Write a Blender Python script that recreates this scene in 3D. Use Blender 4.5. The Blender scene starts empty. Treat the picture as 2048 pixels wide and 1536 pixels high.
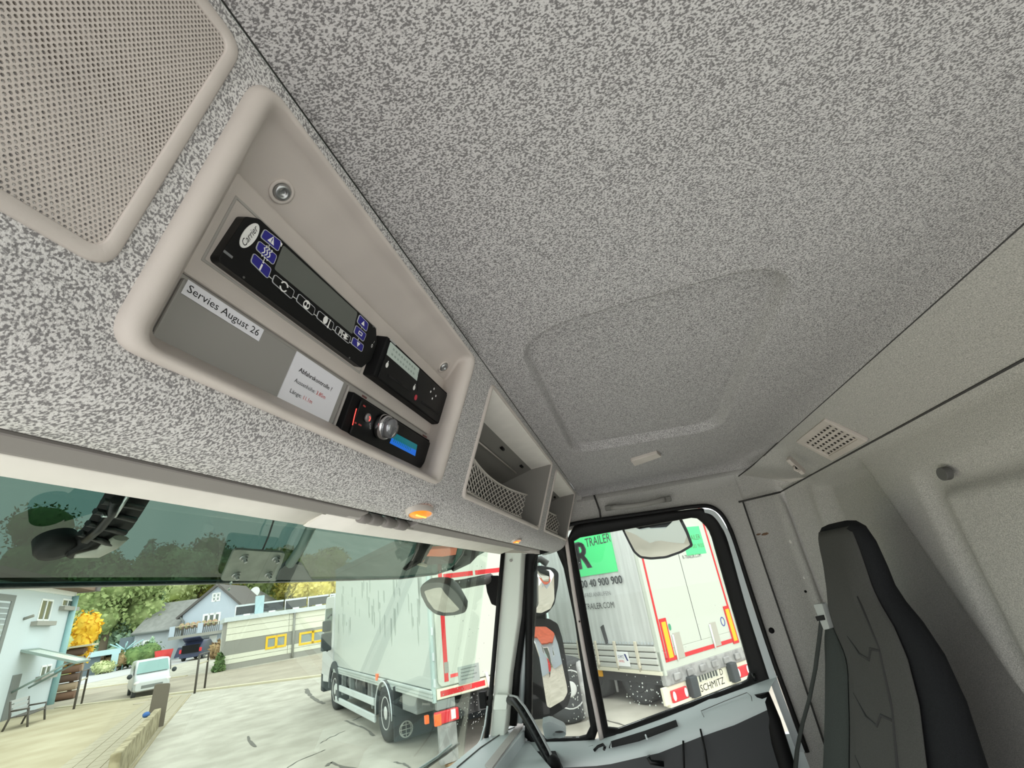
import bpy, math, random
import numpy as np
from mathutils import Vector, Matrix, noise as mnoise
C = bpy.context.scene.collection
random.seed(7)
# ---------------------------------------------------------------- camera, sky, exposure
EYE = 2.4                                   # eye height over the yard; everything is built relative to the eye, lifted at the end
FPX, CX, CY = 907.115, 1024.0, 768.0
R3 = np.array([[0.24132761, -0.3699038, -0.89718012], [-0.96145695, -0.21666067, -0.16928876], [-0.13176309, 0.90345411, -0.40793278]])
cd = bpy.data.cameras.new('camera'); cam = bpy.data.objects.new('camera', cd); C.objects.link(cam)
cd.sensor_fit = 'HORIZONTAL'; cd.sensor_width = 36.0; cd.lens = FPX / 2048 * 36.0
cd.clip_start = 0.01; cd.clip_end = 500
cam.matrix_world = Matrix([list(R3[0]) + [0], list(R3[1]) + [0], list(R3[2]) + [0], [0, 0, 0, 1]])
bpy.context.scene.camera = cam
w = bpy.data.worlds.new('overcast'); bpy.context.scene.world = w; w.use_nodes = True
nt = w.node_tree; bg = nt.nodes['Background']
tc = nt.nodes.new('ShaderNodeTexCoord'); sp = nt.nodes.new('ShaderNodeSeparateXYZ'); rp = nt.nodes.new('ShaderNodeValToRGB')
nt.links.new(tc.outputs['Generated'], sp.inputs[0]); nt.links.new(sp.outputs['Z'], rp.inputs[0]); nt.links.new(rp.outputs[0], bg.inputs[0])
rp.color_ramp.elements[0].position = 0.0; rp.color_ramp.elements[0].color = (0.86, 0.90, 0.92, 1)
rp.color_ramp.elements[1].position = 0.7; rp.color_ramp.elements[1].color = (1.0, 1.0, 1.0, 1)
bg.inputs[1].default_value = 2.4
vs = bpy.context.scene.view_settings
vs.view_transform = 'Standard'; vs.look = 'None'; vs.gamma = 1.0; vs.use_curve_mapping = False; vs.exposure = 0.0
sl = bpy.data.lights.new('hazy_sun', 'SUN'); sl.energy = 0.8; sl.angle = math.radians(50); sl.color = (1.0, 0.97, 0.92)
so = bpy.data.objects.new('hazy_sun', sl); C.objects.link(so); so.rotation_euler = (math.radians(35), math.radians(-38), 0)
bpy.context.scene.cycles.max_bounces = 10; bpy.context.scene.cycles.transparent_max_bounces = 16; bpy.context.scene.cycles.diffuse_bounces = 5
bpy.context.scene.cycles.use_denoising = True

# ---------------------------------------------------------------- helpers
def ray(px, py): return R3 @ np.array([px - CX, CY - py, -FPX])
def onx(px, py, x): r = ray(px, py); return r * (x / r[0])
def ony(px, py, y): r = ray(px, py); return r * (y / r[1])
def onz(px, py, z): r = ray(px, py); return r * (z / r[2])
GZ = -EYE
def gnd(px, py): return onz(px, py, GZ)
A = lambda *v: np.array(v, float)
class Fr:                                   # a local frame: u, v in a plane, w its normal
    def __init__(s, o, u, v):
        s.o = A(*o); s.u = A(*u) / np.linalg.norm(u); s.v = A(*v) / np.linalg.norm(v); s.w = np.cross(s.u, s.v)
    def P(s, a, b, c=0.0): return s.o + s.u * a + s.v * b + s.w * c
    def px(s, x, y, d=0.0):                 # where the line of sight through a photo point meets the plane w = d
        r = ray(x, y); o = s.o + s.w * d; t = (o @ s.w) / (r @ s.w); q = r * t - o
        return (float(q @ s.u), float(q @ s.v))
    def poly(s, pts, d=0.0): return [s.px(x, y, d) for x, y in pts]
    def at(s, a, b, c=0.0): return Fr(s.P(a, b, c), s.u, s.v)
    def rot(s, ang): return Fr(s.o, s.u * math.cos(ang) + s.v * math.sin(ang), -s.u * math.sin(ang) + s.v * math.cos(ang))
W0 = Fr((0, 0, 0), (1, 0, 0), (0, 1, 0))
def area2(p): return sum(p[i][0] * p[(i + 1) % len(p)][1] - p[(i + 1) % len(p)][0] * p[i][1] for i in range(len(p)))
def ccw(p): return list(p) if area2(p) > 0 else list(p)[::-1]
def rounded(pts, r, n=5):                   # round the corners of a polygon; r a number or one per corner
    pts = [A(*p) for p in pts]; out = []
    for i, p in enumerate(pts):
        a = pts[i - 1] - p; b = pts[(i + 1) % len(pts)] - p; la, lb = np.linalg.norm(a), np.linalg.norm(b)
        rr = r[i] if isinstance(r, (list, tuple)) else r
        k = min(rr, la * .49, lb * .49)
        if k <= 1e-9: out.append(tuple(p)); continue
        s, e = p + a / la * k, p + b / lb * k
        for j in range(n + 1):
            t = j / n; q = s * (1 - t) ** 2 + p * 2 * t * (1 - t) + e * t * t; out.append(tuple(q))
    return out
def rrect(u0, v0, u1, v1, r=0.0, n=5): return rounded([(u0, v0), (u1, v0), (u1, v1), (u0, v1)], r, n) if r else [(u0, v0), (u1, v0), (u1, v1), (u0, v1)]
def inset(p, d):                            # inset a CCW polygon
    n = len(p); out = []
    for i in range(n):
        a, b, c = A(*p[i - 1]), A(*p[i]), A(*p[(i + 1) % n])
        e1 = b - a; e2 = c - b; l1 = np.linalg.norm(e1) or 1e-9; l2 = np.linalg.norm(e2) or 1e-9
        n1 = A(-e1[1], e1[0]) / l1; n2 = A(-e2[1], e2[0]) / l2; m = n1 + n2; k = m @ m
        out.append(tuple(b + (m * (2 * d / k) if k > .05 else n1 * d)))
    return out
def bbox(p): xs = [q[0] for q in p]; ys = [q[1] for q in p]; return min(xs), min(ys), max(xs), max(ys)
def ell(cu, cv, a, b, n=20, ang=0): return [(cu + a * math.cos(t) * math.cos(ang) - b * math.sin(t) * math.sin(ang), cv + a * math.cos(t) * math.sin(ang) + b * math.sin(t) * math.cos(ang)) for t in [2 * math.pi * i / n for i in range(n)]]
ORG = {}
_txt = {}
def text_geo(s, shear=0.0):
    if (s, shear) in _txt: return _txt[(s, shear)]
    cu = bpy.data.curves.new('lettering', 'FONT'); cu.body = s; cu.size = 1.0; cu.resolution_u = 2; cu.shear = shear
    o = bpy.data.objects.new('lettering', cu); C.objects.link(o)
    dg = bpy.context.evaluated_depsgraph_get(); m = o.evaluated_get(dg).to_mesh()
    v = [tuple(x.co) for x in m.vertices]; f = [tuple(p.vertices) for p in m.polygons]
    o.evaluated_get(dg).to_mesh_clear(); bpy.data.objects.remove(o); bpy.data.curves.remove(cu)
    _txt[(s, shear)] = (v, f); return v, f
def smooth_path(pts, n=5):
    pts = [A(*p) for p in pts]; out = []
    for i in range(len(pts) - 1):
        p0, p1, p2, p3 = pts[max(i - 1, 0)], pts[i], pts[i + 1], pts[min(i + 2, len(pts) - 1)]
        for t in np.linspace(0, 1, n, endpoint=False): out.append(tuple(.5 * (2 * p1 + (p2 - p0) * t + (2 * p0 - 5 * p1 + 4 * p2 - p3) * t * t + (3 * p1 - p0 - 3 * p2 + p3) * t ** 3)))
    return out + [tuple(pts[-1])]
class MB:
    def __init__(s): s.v = []; s.f = []; s.s = []
    def add(s, vs, fs, smooth=False):
        b = len(s.v); s.v += [tuple(map(float, p)) for p in vs]
        for f in fs: s.f.append(tuple(i + b for i in f)); s.s.append(smooth)
        return s
    def box(s, fr, u0, u1, v0, v1, w0, w1):
        vs = [fr.P(a, b, c) for c in (w0, w1) for b in (v0, v1) for a in (u0, u1)]
        return s.add(vs, [(0, 2, 3, 1), (4, 5, 7, 6), (0, 1, 5, 4), (2, 6, 7, 3), (0, 4, 6, 2), (1, 3, 7, 5)])
    def prism(s, poly, fr, w0, w1, smooth=False):
        p = ccw(poly); n = len(p); vs = [fr.P(a, b, w0) for a, b in p] + [fr.P(a, b, w1) for a, b in p]
        s.add(vs, [tuple(range(n))[::-1], tuple(range(n, 2 * n))])
        return s.add(vs, [(i, (i + 1) % n, n + (i + 1) % n, n + i) for i in range(n)], smooth)
    def rings(s, loops, smooth=True, cap0=False, cap1=False, closed=True):   # loft 3-D loops of equal count
        n = len(loops[0]); vs = [p for l in loops for p in l]; fs = []
        for k in range(len(loops) - 1):
            for i in range(n if closed else n - 1): fs.append((k * n + i, k * n + (i + 1) % n, (k + 1) * n + (i + 1) % n, (k + 1) * n + i))
        s.add(vs, fs, smooth)
        if cap0: s.add(loops[0], [tuple(range(n))[::-1]])
        if cap1: s.add(loops[-1], [tuple(range(n))])
        return s
    def frame(s, outer, inner, fr, w0, w1):  # flat ring with thickness
        o = [fr.P(a, b, w0) for a, b in outer]; o1 = [fr.P(a, b, w1) for a, b in outer]; i1 = [fr.P(a, b, w1) for a, b in inner]; i0 = [fr.P(a, b, w0) for a, b in inner]
        return s.rings([o, o1, i1, i0, o], smooth=False)
    def tube(s, pts, r, n=8, smooth=True, caps=True, flat=None):
        pts = [A(*p) for p in pts]; m = len(pts); loops = []; prev = None
        for i, p in enumerate(pts):
            t = pts[min(i + 1, m - 1)] - pts[max(i - 1, 0)]; t = t / (np.linalg.norm(t) or 1)
            if prev is None: h = A(0, 0, 1) if abs(t[2]) < .9 else A(1, 0, 0)
            else: h = prev
            a = np.cross(t, h); a /= np.linalg.norm(a) or 1; b = np.cross(a, t); prev = b
            rr = r[i] if isinstance(r, (list, tuple)) else r; r2 = rr * (flat or 1)
            loops.append([p + a * rr * math.cos(q) + b * r2 * math.sin(q) for q in [2 * math.pi * k / n for k in range(n)]])
        return s.rings(loops, smooth, caps, caps)
    def lathe(s, prof, fr, n=24, smooth=True):  # (r, h) about w
        loops = [[fr.P(r * math.cos(t), r * math.sin(t), h) for t in [2 * math.pi * k / n for k in range(n)]] for r, h in prof]
        return s.rings(loops, smooth, True, True)
    def ball(s, c, r, n=10, m=7, fr=W0):
        r = (r, r, r) if not isinstance(r, (tuple, list)) else r; loops = []
        for j in range(m + 1):
            t = math.pi * (j / m) - math.pi / 2; k = max(math.cos(t), .02)
            loops.append([A(*c) + fr.u * r[0] * k * math.cos(q) + fr.v * r[1] * k * math.sin(q) + fr.w * r[2] * math.sin(t) for q in [2 * math.pi * i / n for i in range(n)]])
        return s.rings(loops, True, True, True)
    def grid(s, g, smooth=True, skip=None):
        ni, nj = len(g), len(g[0]); vs = [p for r in g for p in r]; fs = []
        for i in range(ni - 1):
            for j in range(nj - 1):
                if skip and skip(i, j): continue
                fs.append((i * nj + j, (i + 1) * nj + j, (i + 1) * nj + j + 1, i * nj + j + 1))
        return s.add(vs, fs, smooth)
    def text(s, body, fr, u, v, size, w0=0.0, shear=0.0, align='L', sx=1.0, fit=None):
        vs, fs = text_geo(body, shear)
        x0 = min(p[0] for p in vs); x1 = max(p[0] for p in vs)
        if fit: sx = fit / ((x1 - x0) * size)
        du = {'L': -x0, 'C': -(x0 + x1) / 2, 'R': -x1}[align]
        return s.add([fr.P(u + (p[0] + du) * size * sx, v + p[1] * size, w0) for p in vs], fs)
    def build(s, name, m, parent=None, bevel=0.0, seg=2, solid=0.0, subsurf=0, o=None):
        vs = np.array(s.v)
        if o is not None: org = A(*o)
        elif parent is not None: org = ORG[parent]
        else: org = A((vs[:, 0].min() + vs[:, 0].max()) / 2, (vs[:, 1].min() + vs[:, 1].max()) / 2, vs[:, 2].min())
        me = bpy.data.meshes.new(name); me.from_pydata([tuple(p) for p in vs - org], [], s.f); me.polygons.foreach_set('use_smooth', s.s)
        import bmesh
        b = bmesh.new(); b.from_mesh(me); bmesh.ops.remove_doubles(b, verts=b.verts, dist=1e-5)
        if len(b.faces) < 30000: bmesh.ops.recalc_face_normals(b, faces=b.faces)
        b.to_mesh(me); b.free()
        ob = bpy.data.objects.new(name, me); C.objects.link(ob); me.materials.append(m)
        if parent is not None: ob.parent = parent
        else: ob.location = Vector(org)
        ORG[ob] = org
        if solid: k = ob.modifiers.new('thickness', 'SOLIDIFY'); k.thickness = solid; k.offset = 0
        if bevel: k = ob.modifiers.new('bevel', 'BEVEL'); k.width = bevel; k.segments = seg; k.limit_method = 'ANGLE'; k.angle_limit = math.radians(35); k.harden_normals = False
        if subsurf: k = ob.modifiers.new('smooth', 'SUBSURF'); k.levels = k.render_levels = subsurf
        return ob
def tag(o, label=None, cat=None, group=None, kind=None):
    if label: o['label'] = label
    if cat: o['category'] = cat
    if group: o['group'] = group
    if kind: o['kind'] = kind
    return o
def thing(name, label, cat, loc, group=None):
    o = bpy.data.objects.new(name, None); o.empty_display_size = .05; C.objects.link(o); o.location = Vector(A(*loc)); ORG[o] = A(*loc)
    return tag(o, label, cat, group)
def copy_tree(o, off, parent=None):
    c = o.copy(); C.objects.link(c); c.parent = parent
    if parent is None: c.location = Vector(ORG[o] + A(*off)); ORG[c] = ORG[o] + A(*off)
    for ch in list(o.children): copy_tree(ch, off, c)
    return c

# ---------------------------------------------------------------- materials
def srgb(r, g, b):
    f = lambda c: ((c / 255 + .055) / 1.055) ** 2.4 if c > 10 else c / 255 / 12.92
    return (f(r), f(g), f(b), 1)
_m = {}
def mat(name, col, rough=.6, metal=0.0, emit=0.0, grain=0.0, gscale=300, bump=0.0, bscale=800, spec=.5, col2=None, lo=.4, hi=.6, detail=2.0, stretch=None, sss=0):
    if name in _m: return _m[name]
    m = bpy.data.materials.new(name); m.use_nodes = True; t = m.node_tree; b = t.nodes['Principled BSDF']
    c = srgb(*col) if max(col) > 1.001 else (*col, 1)
    b.inputs['Base Color'].default_value = c; b.inputs['Roughness'].default_value = rough; b.inputs['Metallic'].default_value = metal; b.inputs['Specular IOR Level'].default_value = spec
    if emit: b.inputs['Emission Color'].default_value = c; b.inputs['Emission Strength'].default_value = emit
    if grain or bump or col2:
        co = t.nodes.new('ShaderNodeTexCoord'); vec = co.outputs['Object']
        if stretch:
            mp = t.nodes.new('ShaderNodeMapping'); mp.inputs['Scale'].default_value = stretch; t.links.new(vec, mp.inputs[0]); vec = mp.outputs[0]
    if grain or col2:
        n = t.nodes.new('ShaderNodeTexNoise'); n.inputs['Scale'].default_value = gscale; n.inputs['Detail'].default_value = detail; t.links.new(vec, n.inputs['Vector'])
        r = t.nodes.new('ShaderNodeValToRGB'); r.color_ramp.elements[0].position = lo; r.color_ramp.elements[1].position = hi
        if col2: c2 = srgb(*col2)
        else: c2 = tuple(min(1, x * (1 + grain)) for x in c[:3]) + (1,); c = tuple(x * (1 - grain) for x in c[:3]) + (1,)
        r.color_ramp.elements[0].color = c; r.color_ramp.elements[1].color = c2
        t.links.new(n.outputs['Fac'], r.inputs[0]); t.links.new(r.outputs[0], b.inputs['Base Color'])
    if bump:
        n = t.nodes.new('ShaderNodeTexNoise'); n.inputs['Scale'].default_value = bscale; t.links.new(vec, n.inputs['Vector'])
        k = t.nodes.new('ShaderNodeBump'); k.inputs['Strength'].default_value = bump; k.inputs['Distance'].default_value = .002
        t.links.new(n.outputs['Fac'], k.inputs['Height']); t.links.new(k.outputs[0], b.inputs['Normal'])
    _m[name] = m; return m
def glass(name, tint, refl=1.0, rough=0.0):
    m = bpy.data.materials.new(name); m.use_nodes = True; t = m.node_tree; t.nodes.remove(t.nodes['Principled BSDF'])
    o = t.nodes['Material Output']; a = t.nodes.new('ShaderNodeBsdfTransparent'); g = t.nodes.new('ShaderNodeBsdfGlossy'); x = t.nodes.new('ShaderNodeMixShader'); f = t.nodes.new('ShaderNodeFresnel'); q = t.nodes.new('ShaderNodeMath'); q.operation = 'MULTIPLY'; q.inputs[1].default_value = refl
    a.inputs[0].default_value = (*tint, 1); g.inputs['Roughness'].default_value = rough; f.inputs[0].default_value = 1.45
    t.links.new(f.outputs[0], q.inputs[0]); t.links.new(q.outputs[0], x.inputs[0]); t.links.new(a.outputs[0], x.inputs[1]); t.links.new(g.outputs[0], x.inputs[2]); t.links.new(x.outputs[0], o.inputs[0])
    return m
M = dict(
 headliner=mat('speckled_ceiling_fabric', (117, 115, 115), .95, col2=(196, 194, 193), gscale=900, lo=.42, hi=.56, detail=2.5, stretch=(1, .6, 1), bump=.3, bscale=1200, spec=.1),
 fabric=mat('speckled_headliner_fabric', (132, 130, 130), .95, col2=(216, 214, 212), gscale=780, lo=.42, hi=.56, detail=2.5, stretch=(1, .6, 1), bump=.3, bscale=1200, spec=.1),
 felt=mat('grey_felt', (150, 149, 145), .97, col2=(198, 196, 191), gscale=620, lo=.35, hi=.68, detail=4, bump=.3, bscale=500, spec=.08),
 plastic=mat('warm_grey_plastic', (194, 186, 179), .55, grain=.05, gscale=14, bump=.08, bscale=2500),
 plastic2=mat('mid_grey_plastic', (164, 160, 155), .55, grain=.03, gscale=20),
 panelgrey=mat('flat_grey_blanking', (146, 144, 140), .5),
 darkplast=mat('dark_grey_plastic', (88, 88, 86), .6),
 black=mat('black_plastic', (9, 10, 11), .35, spec=.3), blackm=mat('matt_black', (9, 9, 10), .7, spec=.25), rubber=mat('black_rubber', (17, 17, 17), .65, spec=.3),
 lock=mat('locker_inner_grey', (128, 125, 120), .6), void=mat('dark_cavity', (12, 12, 12), .9), gap=mat('dark_joint_strip', (58, 57, 56), .9),  # gap: plain dark grey for the joint lines between panels
 blue=mat('blue_key', (35, 32, 130), .45), lcd=mat('grey_display', (96, 99, 94), .25), lcd2=mat('pale_display', (172, 184, 176), .3, emit=.12),
 white=mat('white_print', (235, 235, 232), .6), paper=mat('white_paper', (226, 226, 232), .8), ink=mat('black_ink', (18, 18, 20), .7), redink=mat('red_ink', (190, 40, 35), .7),
 steel=mat('steel', (170, 172, 172), .3, metal=.9), chrome=mat('chrome', (215, 215, 218), .12, metal=1.0), galv=mat('galvanised_plate', (128, 134, 124), .45, metal=.35, grain=.12, gscale=25),
 amber=mat('amber_lens', (255, 150, 50), .25, emit=.55), teal=mat('teal_display', (10, 112, 124), .3, emit=.35), bluelit=mat('blue_display', (20, 98, 200), .3, emit=.6), redlit=mat('red_backlight', (255, 90, 80), .4, emit=.9), redled=mat('red_dot', (190, 60, 75), .4),
 visor=mat('pale_sunshade', (238, 234, 226), .7, grain=.02, gscale=30), cassette=mat('shade_cassette', (136, 131, 128), .6),
 seat=mat('charcoal_seat_cloth', (72, 72, 70), .95, grain=.1, gscale=700, spec=.15, bump=.2, bscale=900), seatd=mat('black_seat_cloth', (34, 35, 37), .95, grain=.12, gscale=700, spec=.1), strap=mat('belt_webbing', (46, 50, 48), .8),
 doorplast=mat('door_grey', (196, 206, 206), .55), doordark=mat('door_dark', (66, 68, 70), .65), dash=mat('dashboard_grey', (184, 193, 193), .5), pillar=mat('pale_pillar_trim', (226, 230, 221), .6), frame=mat('white_door_frame', (196, 204, 205), .4),
 mirror=mat('mirror_glass', (206, 206, 200), .0, metal=1.0), droplet=glass('water', (.97, .99, .98), 3.0),
 cabpaint=mat('white_cab_paint', (214, 224, 224), .3),
)
# ================================================================ the cab shell
H = .30
def sm(a, b, x): t = max(0, min(1, (x - a) / (b - a))); return t * t * (3 - 2 * t)
def sdrr(x, y, poly):                        # signed distance to a polygon (negative inside)
    d = 1e9; ins = False; n = len(poly)
    for i in range(n):
        a = poly[i]; b = poly[(i + 1) % n]; ex, ey = b[0] - a[0], b[1] - a[1]; wx, wy = x - a[0], y - a[1]
        t = max(0, min(1, (wx * ex + wy * ey) / (ex * ex + ey * ey + 1e-12))); d = min(d, math.hypot(wx - ex * t, wy - ey * t))
        if (a[1] > y) != (b[1] > y) and x < (b[0] - a[0]) * (y - a[1]) / (b[1] - a[1] + 1e-12) + a[0]: ins = not ins
    return -d if ins else d
FCEIL = Fr((0, 0, H), (1, 0, 0), (0, -1, 0))
hatch = [onz(*p, H)[:2] for p in [(1024, 676), (1612, 508), (1437, 858), (1147, 908)]]
hatch = rounded(hatch, [.10, .10, .07, .07], 8)
xs = np.concatenate([np.arange(-.42, .44, .04), np.arange(.44, 1.26, .005), np.arange(1.26, 1.70, .03), 1.70 + .095 * np.sin(np.linspace(0, math.pi / 2, 8))])
ys = np.concatenate([np.arange(.1428, -.30, -.005), np.arange(-.30, -.495, -.012), [-.4955]])
g = []
for x in xs:
    r = []
    for y in ys:
        z = H
        if .4 < x < 1.26: z += .021 * sm(.003, -.009, sdrr(x, y, hatch))
        if x > 1.70: k = min(1, (x - 1.70) / .095); z -= .055 * (1 - math.sqrt(max(0, 1 - k * k)))
        if y < -.44: z -= .010 * ((-.44 - y) / .055) ** 2
        r.append((x, y, z))
    g.append(r)
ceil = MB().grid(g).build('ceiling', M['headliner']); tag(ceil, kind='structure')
# outer roof skin keeps the sky out
rf = MB().box(W0, -.42, 1.86, -.75, .62, H + .06, H + .09).build('trim_1', M['cabpaint']); tag(rf, kind='structure')
# front joint
FN = A(0, .9301, .3673)
FT = Fr((0, .150, .285), (1, 0, 0), (0, -.3673, .9301))       # fascia plane, w towards the driver
j1 = MB().box(W0, -.42, 1.80, .1420, .1446, H + .0012, H + .03).build('trim_2', M['gap']); tag(j1, kind='structure')
# front overhead panel: profile swept across, with openings for the tray, the speaker and two lockers
prof = [(.1445, .3005), (.1475, .2925), (.150, .285)] + [tuple(A(.150, .285) + A(.0615, -.1575) * t) for t in np.linspace(.12, 1, 8)] + [(.2155, .1195), (.223, .1115), (.236, .1045), (.252, .1005), (.2665, .0980), (.270, .103), (.275, .13)]
xs = [-.42, -.19, .1, .135, .1485, .25, .35, .45, .515, .53, .5725, .6165, .65, .75, .85, .95, 1.05, 1.15, 1.19, 1.225, 1.262, 1.35, 1.45, 1.55, 1.65, 1.705]
nprof = len(prof)
def skip(i, j):
    x = (xs[i] + xs[i + 1]) / 2
    if 2 <= j < 10 and (.1485 < x < .515 or .6165 < x < 1.19 or 1.262 < x < 1.705): return True
    return False
g = [[(x, y, z) for y, z in prof] for x in xs]
# the right-hand end wraps round to the door header
for k, a in enumerate(np.linspace(.15, 1, 7)):
    t = a * math.pi / 2; sx = 1.705 + .075 * math.sin(t)
    g.append([(sx + .012 * a, y + (0 if jj < 3 else -.0) + (1 - math.cos(t)) * .05 * min(1, jj / 6), z) for jj, (y, z) in enumerate(prof)])
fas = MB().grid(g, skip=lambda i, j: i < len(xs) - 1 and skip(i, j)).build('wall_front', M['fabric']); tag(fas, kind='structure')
# rear header band with its two joints, then the rear wall
gp_ = MB().box(W0, -.42, 1.76, .284, .312, .113, .15).build('trim_10', M['blackm']); tag(gp_, kind='structure')
cf = MB().box(W0, 1.762, 1.80, .13, .46, .170, .315).build('trim_11', M['felt'], bevel=.004); tag(cf, kind='structure')
FBND = Fr((0, -.500, .297), (-1, 0, 0), (0, .7071, .7071))
g = []
for x in np.linspace(1.80, -.42, 60):
    r = []
    for t in np.linspace(0, 1, 14):
        y, z = -.500 - .102 * t, .292 - .092 * t
        if x > 1.52: k = sm(1.52, 1.60, x); y += .055 * k * (1 - t) ; z -= .035 * k * (1 - t)
        r.append((x, y - .004 * math.sin(t * math.pi), z))
    g.append(r)
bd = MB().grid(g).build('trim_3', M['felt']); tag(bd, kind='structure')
jr = MB(); jr.tube([(-.42, -.4985, .2915), (1.46, -.4985, .2915), (1.60, -.462, .268), (1.76, -.43, .255)], .0019, 6); jr = jr.build('trim_4', M['gap']); tag(jr, kind='structure')
jr = MB(); jr.tube([(-.42, -.601, .1995), (1.60, -.601, .1995), (1.70, -.575, .190), (1.752, -.54, .178)], .0022, 6).tube([(1.7505, -.54, .178), (1.7505, -.40, .168)], .0035, 6); jr = jr.build('trim_5', M['gap']); tag(jr, kind='structure')
FB = Fr((0, -.605, 0), (-1, 0, 0), (0, 0, 1))
xs = np.concatenate([np.arange(1.752, .95, -.012), np.arange(.95, .40, -.05), [.40], np.arange(.36, -.40, -.05), [-.40, -.42]])
zs = np.concatenate([np.linspace(.2, -.1, 34), np.linspace(-.12, -1.3, 60)])
g = []
for x in xs:
    r = []
    for z in zs:
        y = -.612
        edge = 1.31 - .17 * (.16 - z) / .46 if z < .16 else 1.31                    # step behind the seat
        if z > -.62: y -= .030 * sm(edge - .008, edge + .035, x) * sm(.185, .15, z) * (1 - sm(1.60, 1.68, x))
        q = sm(1.10, 1.065, x - .12 * (.06 - z) * .3) * sm(.075, .045, z)             # big embossed panel
        groove = sm(1.15, 1.115, x) * sm(.115, .085, z)
        y += -.016 * groove + .020 * q
        if x > 1.55: y += .012 * math.exp(-((x - 1.66) / .018) ** 2) * sm(.19, .12, z)
        if x > 1.64: k = (x - 1.64) / .112; y += .06 * k * k
        if z > .185: y += .012 * (z - .185) / .015
        r.append((x, y, z))
    g.append(r)
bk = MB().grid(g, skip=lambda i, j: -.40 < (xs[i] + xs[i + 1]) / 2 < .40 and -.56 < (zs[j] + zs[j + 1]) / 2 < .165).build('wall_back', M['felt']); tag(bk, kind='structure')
rw_ = MB().frame(rrect(-.41, -.57, .41, .175, .04, 4), rrect(-.385, -.54, .385, .15, .03, 4), FB, -.03, .012).build('added_rear_window', M['rubber']); tag(rw_, kind='structure')  # unseen rear window, added so daylight reaches the front overhead panel
MB().box(FB, -.39, .39, -.55, .155, -.02, -.016).build('window_pane', glass('rear_glass', (.96, .98, .97), .3), rw_)
# right wall: one felt-covered sheet round the door opening
FX = Fr((1.75, 0, 0), (0, -1, 0), (0, 0, 1))                    # looking at the passenger door from inside
sealo = FX.poly([(1128, 1058), (1152, 1045), (1300, 1024), (1408, 1011), (1442, 1028), (1470, 1092), (1530, 1288), (1606, 1500), (1690, 1720)])
sealo = rounded(sealo, [0, .02, 0, .05, .03, .05, .2, 0, 0], 5)
u_l = -.37
inner = [(u_l, .128)] + sealo
def sheet_between(mb, inner, outer_fn, fr, d0, d1):
    pass
g = []
for (u, v) in inner:                                            # header above and pillar behind
    r = []
    for t in np.linspace(0, 1, 12):
        if v > -.25 or True:
            cu, cv = .0, -.3
            # project outward to the rectangle u<=.56, v<=.288
            du, dv = u - cu, v - cv
            s = min((.415 - cu) / du if du > 1e-6 else 1e9, (.262 - cv) / dv if dv > 1e-6 else 1e9, (-.37 - cu) / du if du < -1e-6 else 1e9)
            s = max(1.0, s)
            q = 1 + (s - 1) * t
        uu, vv = cu + du * q, cv + dv * q
        w_ = 0.0
        w_ += -.010 * sm(.17, .24, vv) 
        # moulded recess round the grab handle
        rc = sdrr(uu, vv, [(-.085, .165), (.215, .165), (.215, .262), (-.085, .262)])
        w_ += -.010 * sm(.006, -.006, rc)
        r.append(FX.P(uu, vv, w_))
    g.append(r)
wr = MB().grid(g)
# fillet from the header up to the roof
g = []
for u in np.linspace(-.15, .46, 20):
    g.append([FX.P(u, v, w_) for v, w_ in [(.262, -.009), (.270, -.012), (.277, -.02), (.30, -.045)]])
wr.grid(g)
# sunk panel behind the pillar joint
g = []
for u in np.linspace(.413, .60, 24):
    r = []
    for v in np.linspace(.172, -1.2, 40):
        w_ = -.012 + .014 * math.exp(-((u - .535) / .010) ** 2) * sm(.175, .13, v) + .010 * math.exp(-((u - .565) / .008) ** 2) * sm(.175, .13, v)
        if u > .55: w_ += .05 * ((u - .55) / .05) ** 2
        r.append(FX.P(u, v, w_))
    g.append(r)
wr.grid(g)
g = [[FX.P(u, v, -.012 - .004 * k) for k, v in enumerate((.262, .22, .172))] for u in np.linspace(.413, .60, 10)]
wr.grid(g)
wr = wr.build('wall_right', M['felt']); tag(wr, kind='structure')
j = MB().tube([FX.P(.4135, .167, -.002), FX.P(.4135, -.2, -.002), FX.P(.4135, -1.2, -.002)], .0035, 6)
j.tube([FX.P(*FX.px(1188, 990), -.004), FX.P(*FX.px(1199, 1020), -.002), FX.P(*FX.px(1203, 1046), .000)], .0032, 6)
j = j.build('trim_6', M['gap']); tag(j, kind='structure')
# rivets, plugs and holes of the pillar panel and rear wall
for px, py, r, m, l in [(1583, 1083, .0075, 'felt', 'pale round push rivet on grey pillar panel, upper of the two'), (1611, 1155, .0075, 'felt', 'pale round push rivet on grey pillar panel, lower of the two')]:
    u, v = FX.px(px, py, -.012); mb = MB().lathe([(r, -.002), (r, .001), (r * .7, .0025), (0.0005, .003)], FX.at(u, v, -.012), 14)
    o = mb.build('push_rivet', mat('pale_rivet', (214, 212, 206), .8)); tag(o, l, 'rivet', 'push rivets on the pillar panel')
u, v = FX.px(1543, 1261); o = MB().lathe([(.0085, -.004), (.0085, .0006), (.0005, .0006)], FX.at(u, v, 0), 16).build('blanking_plug', M['blackm']); tag(o, 'small black round plug in the grey pillar beside the door', 'plug')
u, v = FX.px(1611, 1183, -.012); o = MB().lathe([(.004, -.003), (.004, .0006), (.0005, .0006)], FX.at(u, v, -.012), 12).build('blanking_plug', M['blackm']); tag(o, 'tiny dark hole plug below the pale rivets on pillar panel', 'plug')
u, v = FB.px(1885, 948); o = MB().prism(ell(u, v, .015, .0125, 20), FB, -.01, .002).build('wall_plug', M['darkplast'], bevel=.0015); tag(o, 'dark oval rubber plug on the felt rear wall', 'plug')
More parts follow.
